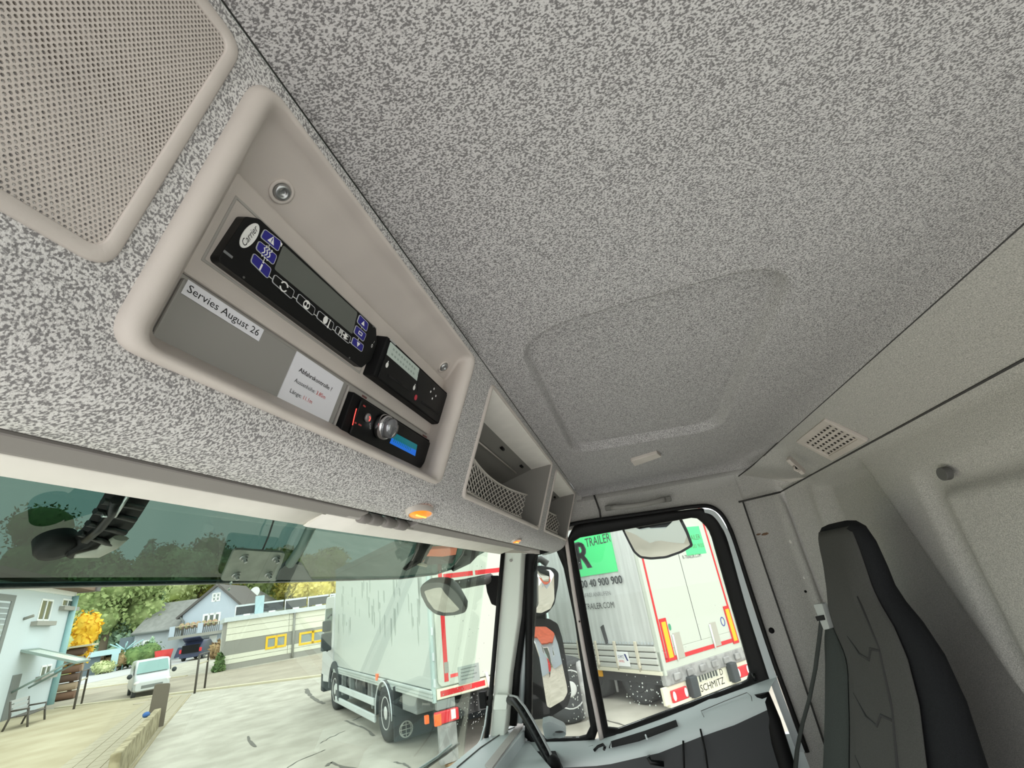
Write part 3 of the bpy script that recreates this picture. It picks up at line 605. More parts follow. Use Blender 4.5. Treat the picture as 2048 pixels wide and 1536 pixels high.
u, v = FT.px(*Z4([(425, 972)])[0], -D3); k = MB().lathe([(.0044, 0), (.0044, .0016), (.0036, .0022), (.0004, .0022)], FT.at(u, v, -D3), 18).build('call_button', mat('silver_button', (140, 136, 136), .35, metal=.4), rad)
MB().tube([FT.P(u + .0022 * math.cos(t), v - .0008 + .0022 * math.sin(t), -D3 + .0024) for t in np.linspace(-.9, 1.6, 7)], .0006, 6).build('call_symbol', M['redlit'], k)
MB().tube([FT.P(*FT.px(*p, -D3), -D3) for p in Z4([(330, 890), (310, 965), (294, 1040)])], .0005, 6).build('lit_edge', M['redlit'], rad)
mb = MB(); 
for x, y, l in [(400, 868, .004), (360, 1038, .005), (320, 1020, .003)]:
    u, v = FT.px(*Z4([(x, y)])[0], -D3); MB().box(FT, u - l / 2, u + l / 2, v - .0007, v + .0007, -D3, -D3 + .0003).build('key_mark', mat('dim_red_marks', (150, 52, 50), .5, emit=.25), rad)
mb = MB()
for x, y, l in [(400, 785, .008), (945, 1140, .012)]:
    u, v = FT.px(*Z4([(x, y)])[0], -D3); MB().box(FT, u - l / 2, u + l / 2, v - .0009, v + .0009, -D3, -D3 + .0003).build('name_mark', mat('dull_marks', (92, 52, 52), .5), rad)
u, v = FT.px(*Z4([(443, 1055)])[0], -D3); MB().text('DISP', FT.at(u, v, -D3 + .0004).rot(-.9), 0, 0, .0036, 0, align='C').build('lettering', mat('pale_print', (170, 172, 172), .6), rad)
# ---- paper labels
LD = .0302
a = [FT.px(*p, -LD) for p in [(372, 556), (527, 658), (518, 682), (365, 588)]]
x0 = (a[0][0] + a[3][0]) / 2; x1 = (a[1][0] + a[2][0]) / 2; y1 = (a[0][1] + a[1][1]) / 2; y0 = (a[2][1] + a[3][1]) / 2
lb = thing('label_strip', 'white label strip reading Servies August 26 on grey console panel', 'label', FT.P(x0, y0, -LD))
FL = FT.at(x0, y0, -LD + .0002).rot(-.008); W_, H_ = x1 - x0, y1 - y0
MB().box(FL, 0, W_, 0, H_, -.0003, .0002).build('strip', M['paper'], lb)
MB().text('Servies August 26', FL, .0022, H_ * .28, H_ * .74, .0004, fit=W_ - .005).build('lettering', M['ink'], lb)
a = [FT.px(*p, -LD) for p in [(590, 697), (686, 765), (655, 845), (558, 795)]]
x0 = (a[0][0] + a[3][0]) / 2; x1 = (a[1][0] + a[2][0]) / 2; y1 = (a[0][1] + a[1][1]) / 2; y0 = (a[2][1] + a[3][1]) / 2
nb = thing('paper_note', 'white paper note headed Abfahrskontrolle stuck beside the radio', 'note', FT.P(x0, y0, -LD))
FL = FT.at(x0, y0, -LD + .0003).rot(-.012); W_, H_ = x1 - x0, y1 - y0
MB().box(FL, 0, W_, 0, H_, -.0004, .0003).build('sheet', M['paper'], nb)
MB().text('Abfahrskontrolle ?', FL, .009, H_ * .66, .0052, .0005, fit=W_ * .68).text('Abfahrskontrolle ?', FL, .0092, H_ * .66, .0052, .0005, fit=W_ * .68).text('Aussenhöhe:', FL, .009, H_ * .43, .0047, .0005, fit=W_ * .40).text('Länge:', FL, .009, H_ * .20, .0047, .0005, fit=W_ * .21).build('lettering', M['ink'], nb)
MB().text('3.85m', FL, .009 + W_ * .43, H_ * .43, .0047, .0005, fit=W_ * .19).text('11.1m', FL, .009 + W_ * .25, H_ * .20, .0047, .0005, fit=W_ * .17).build('red_lettering', M['redink'], nb)
# ---- speaker cover with real perforations
spk = thing('speaker_cover', 'beige perforated speaker cover at the left end of the overhead panel', 'speaker cover', FT.P(0, -.07, 0))
g1 = (.5 * (FT.px(478, 108)[0] + FT.px(240, 500)[0])); gt = FT.px(478, 108)[1] + .004; gb_ = FT.px(200, 537)[1]; g0 = -.22
def rg(e, d, r): return [FT.P(x, y, d) for x, y in rrect(g0 + e, gb_ + e, g1 - e, gt - e, r, 6)]
MB().rings([rg(0, -.004, .012), rg(0, .0015, .012), rg(.0012, .0026, .0115), rg(.0066, .0029, .007), rg(.0072, .0020, .0065), rg(.0072, -.004, .0065)]).build('frame', M['plastic'], spk)
pit = .00212; hr = .00072; mb = MB(); ry = pit * math.sqrt(3) / 2
uA, uB, vA, vB = g0 + .0068, g1 - .0068, gb_ + .0068, gt - .0068
vs_, fs_ = [], []; rows = int((vB - vA) / ry)
hx = [(pit / math.sqrt(3) * math.cos(math.pi / 6 + k * math.pi / 3), pit / math.sqrt(3) * math.sin(math.pi / 6 + k * math.pi / 3)) for k in range(6)]
hc = [(hr * math.cos(math.pi / 6 + k * math.pi / 3), hr * math.sin(math.pi / 6 + k * math.pi / 3)) for k in range(6)]
for j in range(rows + 1):
    for i in range(int((uB - uA) / pit) + 1):
        cu, cv = uA + pit * (i + .5 * (j % 2)), vA + .5 * pit + j * ry
        if cu > uB + .001 or cv > vB or cu < -.06: continue
        b = len(vs_)
        for a_, c_ in hx: vs_.append(FT.P(cu + a_, cv + c_, .0014))
        for a_, c_ in hc: vs_.append(FT.P(cu + a_, cv + c_, .0014))
        for a_, c_ in hc: vs_.append(FT.P(cu + a_, cv + c_, .0002))
        for k in range(6):
            n_ = (k + 1) % 6; fs_.append((b + k, b + n_, b + 6 + n_, b + 6 + k)); fs_.append((b + 6 + k, b + 6 + n_, b + 12 + n_, b + 12 + k))
mb.add(vs_, fs_); mb.build('perforated_mesh', M['plastic'], spk)
# closed dimples near the edge, open holes over the driver of the loudspeaker
MB().box(FT, g0, g1 - .005, gb_ + .005, gt - .005, -.012, -.010).build('cavity', M['void'], spk)
grp = mat('grille_backing', (118, 112, 106), .9, grain=.2, gscale=60)
mb = MB(); cu0, cv0 = .030, (gt + gb_) / 2 + .008
for j in range(rows + 1):
    for i in range(int((uB - uA) / pit) + 1):
        cu, cv = uA + pit * (i + .5 * (j % 2)), vA + .5 * pit + j * ry
        if cu < -.06 or cu > uB + .001: continue
        du, dv = cu - cu0, cv - cv0; rr = math.hypot(du, dv)
        band = math.sin((cv + cu * .25) * 520) > .15 or ((i * 7 + j * 13) % 11) < 2
        if abs(du) > .074 or cv < gb_ + .030 or cv > gt - .012 or band:
            mb.add([FT.P(cu + a_ * 1.05, cv + c_ * 1.05, .0003) for a_, c_ in hc], [tuple(range(6))])
bk_ = mb.build('closed_dimples', grp, spk); tag(bk_, kind='stuff')
# ---- two open lockers with nets
def locker(uL, uR, label, cat, vbott, net_px, netn):
    t = thing('overhead_locker', label, cat, FT.P((uL + uR) / 2, vbott, 0), 'open lockers in the overhead panel')
    vt_ = .004; r = .012; dp = .17
    L = lambda e, d, rr: [FT.P(x, y, d) for x, y in rrect(uL + e, vbott + e, uR - e, vt_ - e * .5, rr, 5)]
    MB().rings([L(-.002, -.004, .014), L(-.002, .002, .014), L(.001, .004, .013), L(.005, .003, .011), L(.006, -.004, .010)]).build('rim', M['plastic'], t)
    # inside: shelf floor, back, sides, ceiling; built straight in cab space
    fz = FT.P(0, vbott + .006, 0); tz = FT.P(0, vt_ - .003, 0)
    x0, x1 = uL + .006, uR - .006; yb = fz[1] + .14
    fl = [A(x0, fz[1], fz[2]), A(x1, fz[1], fz[2]), A(x1, yb, fz[2] + .004), A(x0, yb, fz[2] + .004)]
    tp = [A(x0, tz[1], tz[2]), A(x1, tz[1], tz[2]), A(x1, yb, tz[2] - .045), A(x0, yb, tz[2] - .045)]
    MB().add(fl, [(0, 1, 2, 3)]).build('shelf_floor', M['lock'], t, solid=.002)
    MB().add([tp[0], tp[1], A(x1, tz[1] + .055, tz[2] - .004), A(x0, tz[1] + .055, tz[2] - .004)], [(0, 1, 2, 3)]).build('top_panel', M['visor'], t, solid=.002)
    MB().add([A(x0, tz[1] + .055, tz[2] - .004), A(x1, tz[1] + .055, tz[2] - .004), tp[2], tp[3]], [(0, 1, 2, 3)]).build('rear_slope', M['lock'], t, solid=.002)
    MB().add([fl[3], fl[2], tp[2], tp[3]], [(0, 1, 2, 3)]).build('back_panel', M['darkplast'], t, solid=.002)
    for x in (x0, x1): MB().add([A(x, fz[1], fz[2]), A(x, yb, fz[2]), A(x, yb, tz[2] - .045), A(x, tz[1] + .055, tz[2] - .004), A(x, tz[1], tz[2])], [(0, 1, 2, 3, 4)]).build('side_wall', M['lock'], t, solid=.003)
    ym = tz[1] + .085; zm = tz[2] - .018
    MB().tube([A(x0 + .01, ym, zm - .003), A(x1 - .06, ym, zm - .003)], .0018, 6).build('panel_ridge', M['plastic'], t)
    for q in (.15, .52, .85):
        x = x0 + (x1 - x0) * q; MB().tube([A(x, tz[1] + .066, tz[2] - .010), A(x + .018, tz[1] + .066, tz[2] - .010)], .0035, 8).build('fixing_slot', M['blackm'], t)
    return t, x0, x1, fz, tz
def net(t, quad, nx, sag):                    # diamond net stretched across the lower half, its hem sagging a little
    q = [A(*FT.px(*p, -.030)) for p in quad]; m = 8
    def P_(s, k):
        p = (q[0] * (1 - s) + q[1] * s) * (1 - k) + (q[3] * (1 - s) + q[2] * s) * k
        return FT.P(p[0], p[1] - sag * .10 * k * 4 * s * (1 - s), -.022 - .020 * k - .016 * math.sin(s * math.pi))
    mb = MB()
    for i in range(-m, nx + m):
        for sg in (1, -1):
            pts = []
            for k in np.linspace(0, 1, 19):
                s_ = (i + (k * m if sg > 0 else m - k * m) * .5) / nx
                if -.001 <= s_ <= 1.001: pts.append(P_(min(1, max(0, s_)), k))
            if len(pts) > 1: mb.tube(pts, .0013, 4, caps=False)
    n_ = mb.build('net', mat('net_cord', (206, 201, 194), .8), t); tag(n_, kind='stuff')
    MB().tube([P_(s_, 1) for s_ in np.linspace(0, 1, 20)], .0042, 6, flat=.5).build('net_edge', mat('net_hem', (214, 208, 200), .8), n_)
    MB().tube([P_(s_, 0) for s_ in np.linspace(0, 1, 20)], .0022, 6).build('net_edge', mat('net_hem', (214, 208, 200), .8), n_)
vb1 = FT.px(915, 990)[1] + .001
l1, x0, x1, fz, tz = locker(.6165, 1.190, 'nearer open overhead locker with a wide mesh net across it', 'locker', vb1, None, 0)
yb_ = fz[1] + .045
net(l1, [(924, 980), (1036, 1034), (1062, 992), (952, 912)], 15, .10)
l2, x0, x1, fz, tz = locker(1.262, 1.705, 'farther open overhead locker with a short mesh net, next to the door', 'locker', vb1 + .002, None, 0)
net(l2, [(1076, 1044), (1110, 1066), (1128, 1036), (1094, 1011)], 10, .04)
# ---- courtesy lamps under the panel
for px, py, a, b, lab in [(840, 1027, .030, .012, 'oval orange courtesy lamp under the overhead panel, nearer of the two'), (1033, 1082, .026, .010, 'oval orange courtesy lamp under the overhead panel, farther of the two')]:
    zc = .0995; p = onz(px, py, zc); nrm = Fr(p + A(0, 0, .002), (1, 0, 0), (0, -.97, .24))
    t = thing('courtesy_lamp', lab, 'lamp', nrm.o, 'orange courtesy lamps')
    MB().rings([[nrm.P(x, y, h) for x, y in ell(0, 0, a * s, b * s * 1.1, 28)] for s, h in ((1, -.003), (1, .003), (.93, .0045), (.84, .0040), (.82, .002))]).build('bezel', M['plastic'], t)
    MB().rings([[nrm.P(x, y, h) for x, y in ell(0, 0, a * s, b * s * 1.1, 28)] for s, h in ((.84, .001), (.8, .0035), (.4, .0055), (.02, .006))], cap1=True).build('lens', M['amber'], t)
    MB().tube([nrm.P(-a * .45, 0, .0058), nrm.P(a * .45, 0, .0058)], .0012, 6).build('filament', mat('warm_glow', (255, 205, 90), .4, emit=1.2), t)
# ---- sunshades
def shade(lab, capx, flap, xr, nm='sunshade'):
    t = thing(nm, lab, 'sunshade', A((xr[0] + xr[1]) / 2, .33, .095), 'pale sunshades under the overhead panel')
    MB().rings([[A(x, y, z) for y, z in [(.300, .108), (.302, .1145), (.345, .1195), (.352, .112), (.338, .1062), (.318, .1045)]] for x in np.linspace(xr[0], xr[1], 12)], closed=True, cap0=True, cap1=True, smooth=False).build('cassette', M['cassette'], t, bevel=.002)
    MB().rings([[A(x, .322, .1052), A(x, .324, .1042), A(x, y, z - .002), A(x, y + .004, z), A(x, y, z + .002), A(x, .326, .1075)] for x, (y, z) in flap], closed=True, cap0=True, cap1=True).build('flap', M['visor'], t)
    return t
f1 = [onz(*p, z) for p, z in [((0, 945), .1000), ((300, 995), .0990), ((520, 1032), .0985), ((612, 1047), .0985)]]
f1 = [A(-.40, f1[0][1], f1[0][2])] + f1
s1 = shade('long pale sunshade above the windscreen on the driver side', None, [(q[0], (q[1], q[2])) for q in f1], (-.40, .522))
f2 = [onz(*p, z) for p, z in [((612, 1050), .0955), ((720, 1066), .0965), ((860, 1086), .0975), ((1000, 1107), .0985)]]
s2 = shade('pale sunshade above the windscreen on the passenger side', None, [(q[0], (q[1], q[2])) for q in f2], (.665, 1.55))
ORG_dummy = None
for x0, x1 in [(.527, .548), (.552, .580), (.590, .618), (.625, .655)]:
    MB().lathe([(.0055, 0), (.0075, .003), (.0075, x1 - x0 - .003), (.0055, x1 - x0)], Fr(A(x0, .318, .1075), (0, 1, 0), (0, 0, 1)), 14).build('pivot', M['cassette'], s1)
MB().tube([A(.50, .318, .1075), A(.68, .318, .1075)], .004, 10).build('pivot_rod', M['plastic2'], s1)
# ---- ceiling cover and handle
u, v = FCEIL.px(1292, 915)
t = thing('ceiling_cover', 'small pale rectangular cover on the ceiling above the passenger door', 'cover', FCEIL.P(u, v, 0))
cq = FCEIL.poly([(1260, 917), (1313, 901), (1322, 908), (1268, 927)]); x0, y0, x1, y1 = bbox(cq)
MB().prism(rounded(ccw(cq), .007, 4), FCEIL, -.002, .009).build('cover_plate', M['plastic'], t, bevel=.003)
hd = thing('grab_handle', 'grey felt-coloured grab handle in recess above the passenger door', 'handle', FX.P(*FX.px(1280, 1005), .0))
ha, hb_ = FX.px(1222, 1015), FX.px(1330, 999)
hp = [FX.P(ha[0] + (hb_[0] - ha[0]) * s + 0, ha[1] + (hb_[1] - ha[1]) * s - .008 * math.sin(s * math.pi), .004 + .020 * math.sin(s * math.pi)) for s in np.linspace(0, 1, 14)]
MB().tube(hp, [.0075] * 14, 10, flat=1.2).build('grip', mat('handle_grey', (138, 136, 131), .6), hd)
for c in (ha, hb_): MB().prism(rrect(c[0] - .022, c[1] - .009, c[0] + .022, c[1] + .009, .004, 3), FX, -.010, .006).build('end_cap', mat('handle_end', (112, 111, 106), .7), hd, bevel=.003)
# ---- rear vent grille and coat hook on the rear band
vq = [FBND.px(*p) for p in [(1655, 828), (1727, 885), (1655, 925), (1605, 875)]]
vq = ccw(vq); x0 = (vq[0][0] + vq[1][0]) / 2
qs = sorted(vq); ux0 = (qs[0][0] + qs[1][0]) / 2; ux1 = (qs[2][0] + qs[3][0]) / 2; ys_ = sorted(p[1] for p in vq); vy0 = (ys_[0] + ys_[1]) / 2; vy1 = (ys_[2] + ys_[3]) / 2
vn = thing('vent_grille', 'pale square vent grille with rows of dark holes, rear corner', 'vent', FBND.P((ux0 + ux1) / 2, vy0, 0))
MB().frame(rrect(ux0, vy0, ux1, vy1, .003, 3), rrect(ux0 + .018, vy0 + .016, ux1 - .012, vy1 - .016, .003, 3), FBND, -.004, .006).build('frame', M['plastic'], vn, bevel=.002)
a0, a1, b0, b1 = ux0 + .017, ux1 - .011, vy0 + .015, vy1 - .015
nc, nr = 9, 5
for i in range(nc + 1): x = a0 + (a1 - a0) * i / nc; MB().box(FBND, x - .0026, x + .0026, b0, b1, -.001, .0022).build('slat', M['plastic'], vn, bevel=.001)
for j in range(nr + 1): y = b0 + (b1 - b0) * j / nr; MB().box(FBND, a0, a1, y - .0040, y + .0040, -.001, .0024).build('slat', M['plastic'], vn, bevel=.001)
MB().box(FBND, a0 - .004, a1 + .004, b0 - .004, b1 + .004, -.004, -.0012).build('vent_void', mat('vent_backing', (40, 36, 30), .9, grain=.35, gscale=90), vn)
q = onx(1592, 935, 1.66)
FH = Fr(ony(1592, 937, -.53), (-.75, -.66, 0), (-.45, .5, .74))
ck = thing('coat_hook', 'small beige coat hook clip in the rear ceiling corner', 'hook', FH.o)
a = FH.poly([(1573, 918), (1579, 914), (1611, 943), (1604, 950)]); c = np.mean(np.array(a), 0)
f = FH.at(c[0], c[1]).rot(math.atan2(a[2][1] - a[1][1], a[2][0] - a[1][0])); ln = math.dist(a[1], a[2]) / 2; wd = math.dist(a[0], a[1]) / 2
MB().prism(rrect(-ln, -wd, ln, wd, wd * .5, 3), f, -.01, .008).build('hook_plate', M['plastic'], ck, bevel=.002)
MB().box(f, -ln * .25, ln * .2, -wd * .5, wd * .5, .006, .0088).build('hook_opening', M['void'], ck)
MB().tube([f.P(-ln * .2, 0, .008), f.P(0, 0, .018), f.P(ln * .25, wd * .5, .019), f.P(ln * .3, wd * 1.3, .014)], .003, 8).build('hook_arm', M['plastic'], ck)
# ---- strap handle on the pillar
st = thing('pillar_grab_handle', 'curved black ribbed grab handle bolted to the pale windscreen pillar', 'handle', onx(1020, 1400, 1.70))
FPi = Fr(onx(1008, 1400, 1.708), (0, -1, 0), (0, 0, 1))
bq = rounded(ccw(FPi.poly([(994, 1386), (1019, 1387), (1016, 1416), (990, 1416)])), .004, 3)
MB().prism(bq, FPi, -.01, .022).build('bracket', M['pillar'], st, bevel=.004)
path = [(1019, 1400, 1.690), (1030, 1402, 1.665), (1043, 1418, 1.64), (1058, 1443, 1.62), (1074, 1472, 1.60), (1090, 1502, 1.585), (1104, 1530, 1.57), (1116, 1560, 1.56)]
pw = [onx(x, y, d) for x, y, d in path]
MB().tube(pw, [.013, .014, .014, .0135, .0135, .013, .013, .013], 10).build('grip', M['black'], st)
tp = [onx(x, y, d - .012) for x, y, d in [(1020, 1391, 1.69), (1034, 1394, 1.665), (1050, 1414, 1.64), (1066, 1440, 1.62), (1083, 1471, 1.60), (1098, 1500, 1.585), (1108, 1524, 1.57)]]
MB().tube(tp, .0036, 8).build('trim_strip', mat('handle_strip', (150, 152, 152), .4), st)
for s in np.linspace(2.0, 5.6, 9):
    i = int(s); q = pw[i] * (1 - (s - i)) + pw[i + 1] * (s - i); MB().ball(q + A(-.007, -.004, .001), (.008, .008, .0095), 10, 7).build('grip_nub', M['blackm'], st)
MB().ball(onx(1108, 1530, 1.56), (.022, .02, .024), 12, 8).build('lower_mount', M['blackm'], st)
b_ = thing('pillar_clip', 'small black block clip on the windscreen edge of the pillar', 'clip', onx(967, 1400, 1.71))
MB().box(Fr(onx(967, 1399, 1.71), (0, -1, 0), (0, 0, 1)), -.012, .012, -.023, .023, -.01, .012).build('block', M['blackm'], b_, bevel=.003)
MB().tube([onx(974, 1396, 1.715), onx(990, 1396, 1.73)], .006, 8).build('stem', M['blackm'], b_)
# ================================================================ passenger seat, belt
seat = thing('passenger_seat', 'charcoal cloth passenger seat with tall built-in headrest', 'seat', (1.34, -.42, -1.15))
secs = [(.040, 1.215, 1.315, -.478, -.492), (.036, 1.18, 1.345, -.468, -.500), (.022, 1.152, 1.368, -.460, -.506), (-.01, 1.140, 1.380, -.455, -.510), (-.06, 1.140, 1.392, -.452, -.512), (-.095, 1.142, 1.400, -.450, -.512), (-.125, 1.130, 1.43, -.448, -.515),
        (-.16, 1.105, 1.475, -.446, -.520), (-.21, 1.085, 1.525, -.440, -.525), (-.28, 1.075, 1.555, -.425, -.525), (-.38, 1.07, 1.575, -.392, -.515), (-.50, 1.07, 1.585, -.345, -.49), (-.70, 1.07, 1.59, -.27, -.44), (-1.0, 1.08, 1.58, -.20, -.38)]
def sec(z, a, b, f, k, n=36, e=3.2):
    out = []; cx, cy, rx, ry = (a + b) / 2, (f + k) / 2, (b - a) / 2, abs(f - k) / 2
    for i in range(n):
        t = 2 * math.pi * i / n; c, s_ = math.cos(t), math.sin(t)
        out.append(A(cx + rx * math.copysign(abs(c) ** (2 / e), c), cy + ry * math.copysign(abs(s_) ** (2 / (e * .8)), s_), z))
    return out
MB().rings([sec(*s_) for s_ in secs], cap0=True, cap1=True).build('backrest', M['seatd'], seat)
zz = [q[0] for q in secs]
def sx_(z, i): return float(np.interp(-z, [-q for q in zz], [q[i] for q in secs]))
def front(s, z, lift=.0):                       # point on the front of the backrest; s from 0 near side to 1 far side
    a, b, f = sx_(z, 1), sx_(z, 2), sx_(z, 3)
    cx = (a + b) / 2; k = abs(2 * s - 1)
    return A(a + (b - a) * s, f + lift - .035 * max(0, k - .45) ** 2 * 2, z)
smax = lambda z: .93 - .33 * sm(-.11, -.26, z)
g = [[front(.06 + (smax(z) - .06) * q, z, .004 + .010 * min(1, 5 * min(q, 1 - q)) * sm(-.02, -.10, z)) for q in np.linspace(0, 1, 26)] for z in np.concatenate([np.linspace(.026, -.13, 12), np.linspace(-.145, -.98, 50)])]
MB().grid(g).build('front_panel', M['seat'], seat, solid=.002)
g = [[front(smax(z) + .015 + (.965 - smax(z) - .015) * q, z, .004 + .008 * min(1, 5 * min(q, 1 - q)) * sm(-.15, -.24, z)) for q in np.linspace(0, 1, 12)] for z in np.linspace(-.155, -.98, 40)]
MB().grid(g).build('side_bolster', mat('bolster_cloth', (62, 66, 64), .95, grain=.1, gscale=700, spec=.12), seat, solid=.002)
seam = mat('seam_thread', (46, 46, 46), .9)
def stitched(pts, r=.0032): MB().tube([front(s, z, .0115 + d) for s, z, d in pts], r, 6).build('seam', seam, seat)
stitched([(.20, -.11, -.001), (.18, -.20, .001), (.17, -.30, .002), (.165, -.42, .002), (.16, -.60, .003)])
for z0 in (-.215, -.325, -.435): stitched([(.175, z0 + .010, .002), (.25, z0 + .010, .003), (.29, z0 - .012, .003), (.38, z0 - .008, .003), (.50, z0 + .020, .001)])
stitched([(.12, -.098, -.004), (.5, -.100, .0), (.9, -.098, -.004)], .0016)
MB().rings([[A(a, y, z) for a, y, z in [(x, -.20, -.80), (x, .22, -.76), (x, .27, -.80), (x, .27, -.90), (x, -.22, -.95)]] for x in (1.08, 1.10, 1.56, 1.58)], cap0=True, cap1=True, smooth=False).build('seat_cushion', M['seatd'], seat, bevel=.02)
MB().box(W0, 1.12, 1.54, -.20, .20, -1.15, -.92).build('seat_base', M['blackm'], seat)
FG = Fr(front(.86, -.185, .016), (-1, .12, 0), (0, .12, 1)); FG = Fr(ony(1646, 1234, -.425), (-.95, -.3, .0), (0, .1, 1))
gp = rounded(ccw(FG.poly([(1631, 1208), (1648, 1205), (1663, 1256), (1651, 1259)])), .004, 3)
gd = MB().prism(gp, FG, -.008, .006).build('belt_guide', mat('pale_guide', (166, 170, 168), .45), seat, bevel=.002)
MB().prism(rounded(ccw(FG.poly([(1636, 1232), (1652, 1228), (1655, 1238), (1640, 1241)])), .001, 2), FG, .005, .008).build('guide_slot', M['void'], gd)
bl = thing('seat_belt', 'dark seat belt running from the pale guide down beside the passenger seat', 'belt', ony(1600, 1500, -.40))
bp = [(1643, 1236, -.418), (1638, 1280, -.415), (1630, 1340, -.41), (1618, 1400, -.40), (1604, 1450, -.39), (1594, 1500, -.38), (1588, 1560, -.36)]
bx = [1.42, 1.46, 1.52, 1.58, 1.63, 1.66, 1.68]; L = [onx(p[0] - 4, p[1], q) for p, q in zip(bp, bx)]; Rr = [onx(p[0] + 5, p[1] - 2, q - .012) for p, q in zip(bp, bx)]
MB().rings([L, Rr], closed=False).build('webbing', M['strap'], bl, solid=.0018)
# ================================================================ outside of the windscreen
FV = Fr((0, .80, .0925), (1, 0, 0), (0, -.8944, .4472))
vis = thing('external_sun_visor', 'dark green tinted acrylic sun visor outside above the windscreen', 'sun visor', FV.P(.7, .1, .05))
bot = [(-.42, FV.px(0, 1169)[1])] + FV.poly([(0, 1169), (200, 1166), (400, 1163), (600, 1160), (800, 1156), (870, 1148), (920, 1132), (955, 1112), (990, 1093)])
vg_ = glass('tinted_acrylic', (.045, .085, .075), .12, .03)
up = [(u, .30) for u, v in bot]
MB().rings([[FV.P(u, v, 0) for u, v in bot], [FV.P(u, v + (.30 - v) * .5, -.012) for u, v in bot], [FV.P(u, .30, 0) for u, v in bot]], closed=False).build('tinted_panel', vg_, vis)
MB().tube([FV.P(u, v, .002) for u, v in bot[:8]], [.007, .007, .007, .0065, .006, .005, .0045, .004], 8, flat=.6).build('bottom_rim', mat('dark_green_edge', (26, 38, 38), .25), vis)
pj = [FV.px(*p) for p in [(547, 1036), (536, 1070), (521, 1105)]]; MB().tube([FV.P(*p, .003) for p in pj], .0016, 6).build('panel_joint', M['blackm'], vis)
bp_ = ccw(FV.poly([(468, 1098), (571, 1105), (553, 1162), (440, 1161)], .008)); pla = MB().prism(rounded(bp_, .012, 4), FV, .004, .009).build('bolted_plate', M['galv'], vis, bevel=.001)
for p in [(488, 1114), (552, 1116), (472, 1149), (537, 1148)]:
    u, v = FV.px(*p, .009); f = FV.at(u, v, .009); k = MB().lathe([(.0085, 0), (.0085, .0014), (.0005, .0014)], f, 16).build('washer', M['steel'], pla); 
    MB().lathe([(.0062, .0014), (.0062, .006), (.004, .007), (.0035, .012), (.0005, .0125)], f, 6, smooth=False).build('bolt', M['steel'], pla)
def arm(lab, c, sc, ang=0.0, amber=False):
    return None
br = thing('visor_bracket', 'curved black ribbed visor bracket with round foot, left under the tinted visor', 'bracket', FV.P(*FV.px(140, 1090), .06), 'visor brackets')
dz = .02
def vpath(pts, d): return [FV.P(*FV.px(x, y, d), d) for x, y in pts]
Lp = [(212, 984), (196, 1012), (176, 1044), (156, 1066), (146, 1082), (132, 1106)]; Rp = [(300, 992), (283, 1020), (262, 1052), (236, 1078), (196, 1100), (140, 1114)]
MB().rings([vpath(Lp, dz), vpath([((a[0] + b[0]) / 2, (a[1] + b[1]) / 2) for a, b in zip(Lp, Rp)], dz + .012), vpath(Rp, dz)], closed=False).build('arm', M['blackm'], br, solid=.006)
MB().tube(vpath([(232, 1000), (224, 1026), (200, 1056), (170, 1080)], dz + .018), .006, 6).build('rib', M['black'], br)
MB().tube(vpath([(256, 992), (230, 1033), (204, 1031)], dz + .020), .0022, 6).build('bright_edge', M['steel'], br)
for a, b in [((190, 1022), (270, 1040)), ((175, 1046), (250, 1066)), ((160, 1066), (222, 1088)), ((205, 1002), (285, 1016))]: MB().tube(vpath([a, b], dz + .015), .004, 6).build('rib', M['black'], br)
MB().lathe([(.021, -.012), (.021, .004), (.018, .009), (.009, .010), (.0005, .010)], FV.at(*FV.px(112, 1092, dz), dz), 24).build('foot', M['rubber'], br)
MB().tube(vpath([(242, 1076), (220, 1092), (196, 1106), (150, 1112)], dz + .014), [.011, .013, .011, .004], 8, flat=.4).build('pale_edge', mat('weathered_edge', (158, 156, 146), .6), br)
bl_ = [('black visor bracket nearer the amber lamp, right half of the tinted visor', [(838, 1078), (834, 1100), (824, 1120), (806, 1138)], [(868, 1082), (858, 1104), (846, 1122), (812, 1140)]), ('black visor bracket at the far right end of the tinted visor', [(930, 1088), (925, 1108), (910, 1128), (902, 1138)], [(962, 1094), (955, 1110), (940, 1126), (906, 1142)])]
for lab, l_, r_ in bl_:
    t = thing('visor_bracket', lab, 'bracket', FV.P(*FV.px(*l_[-1]), .03), 'visor brackets')
    MB().rings([vpath(l_, .012), vpath([((a[0] + b[0]) / 2, (a[1] + b[1]) / 2) for a, b in zip(l_, r_)], .024), vpath(r_, .012)], closed=False).build('arm', M['blackm'], t, solid=.006)
    MB().tube(vpath([l_[0], l_[1], l_[2]], .024), .004, 6).build('rib', M['black'], t)
am = thing('roof_marker_lamp', 'orange marker lamp lens between two black visor brackets', 'lamp', FV.P(*FV.px(888, 1104), .02))
aq = ccw(FV.poly([(856, 1097), (914, 1094), (911, 1108), (884, 1112), (852, 1111), (846, 1122), (840, 1124), (848, 1106)], .012)); MB().prism(aq, FV, .004, .016).build('lens', mat('orange_lens', (236, 112, 62), .35, emit=.15), am, bevel=.002)
MB().prism(ccw(FV.poly([(858, 1112), (912, 1110), (905, 1126), (850, 1130)], .010)), FV, .000, .012).build('lamp_body', M['black'], am, bevel=.002)
MB().tube(vpath([(836, 1127), (852, 1131)], .016), .006, 8).build('bulb_socket', mat('ivory', (196, 192, 168), .5), am)
sb = thing('visor_stay', 'grey tubular stay behind the bolted plate under the tinted visor', 'stay', FV.P(*FV.px(590, 1120), .03))
MB().tube(vpath([(626, 1046), (604, 1092), (580, 1128)], .018), .010, 10).build('tube', mat('stay_grey', (96, 116, 110), .4), sb)
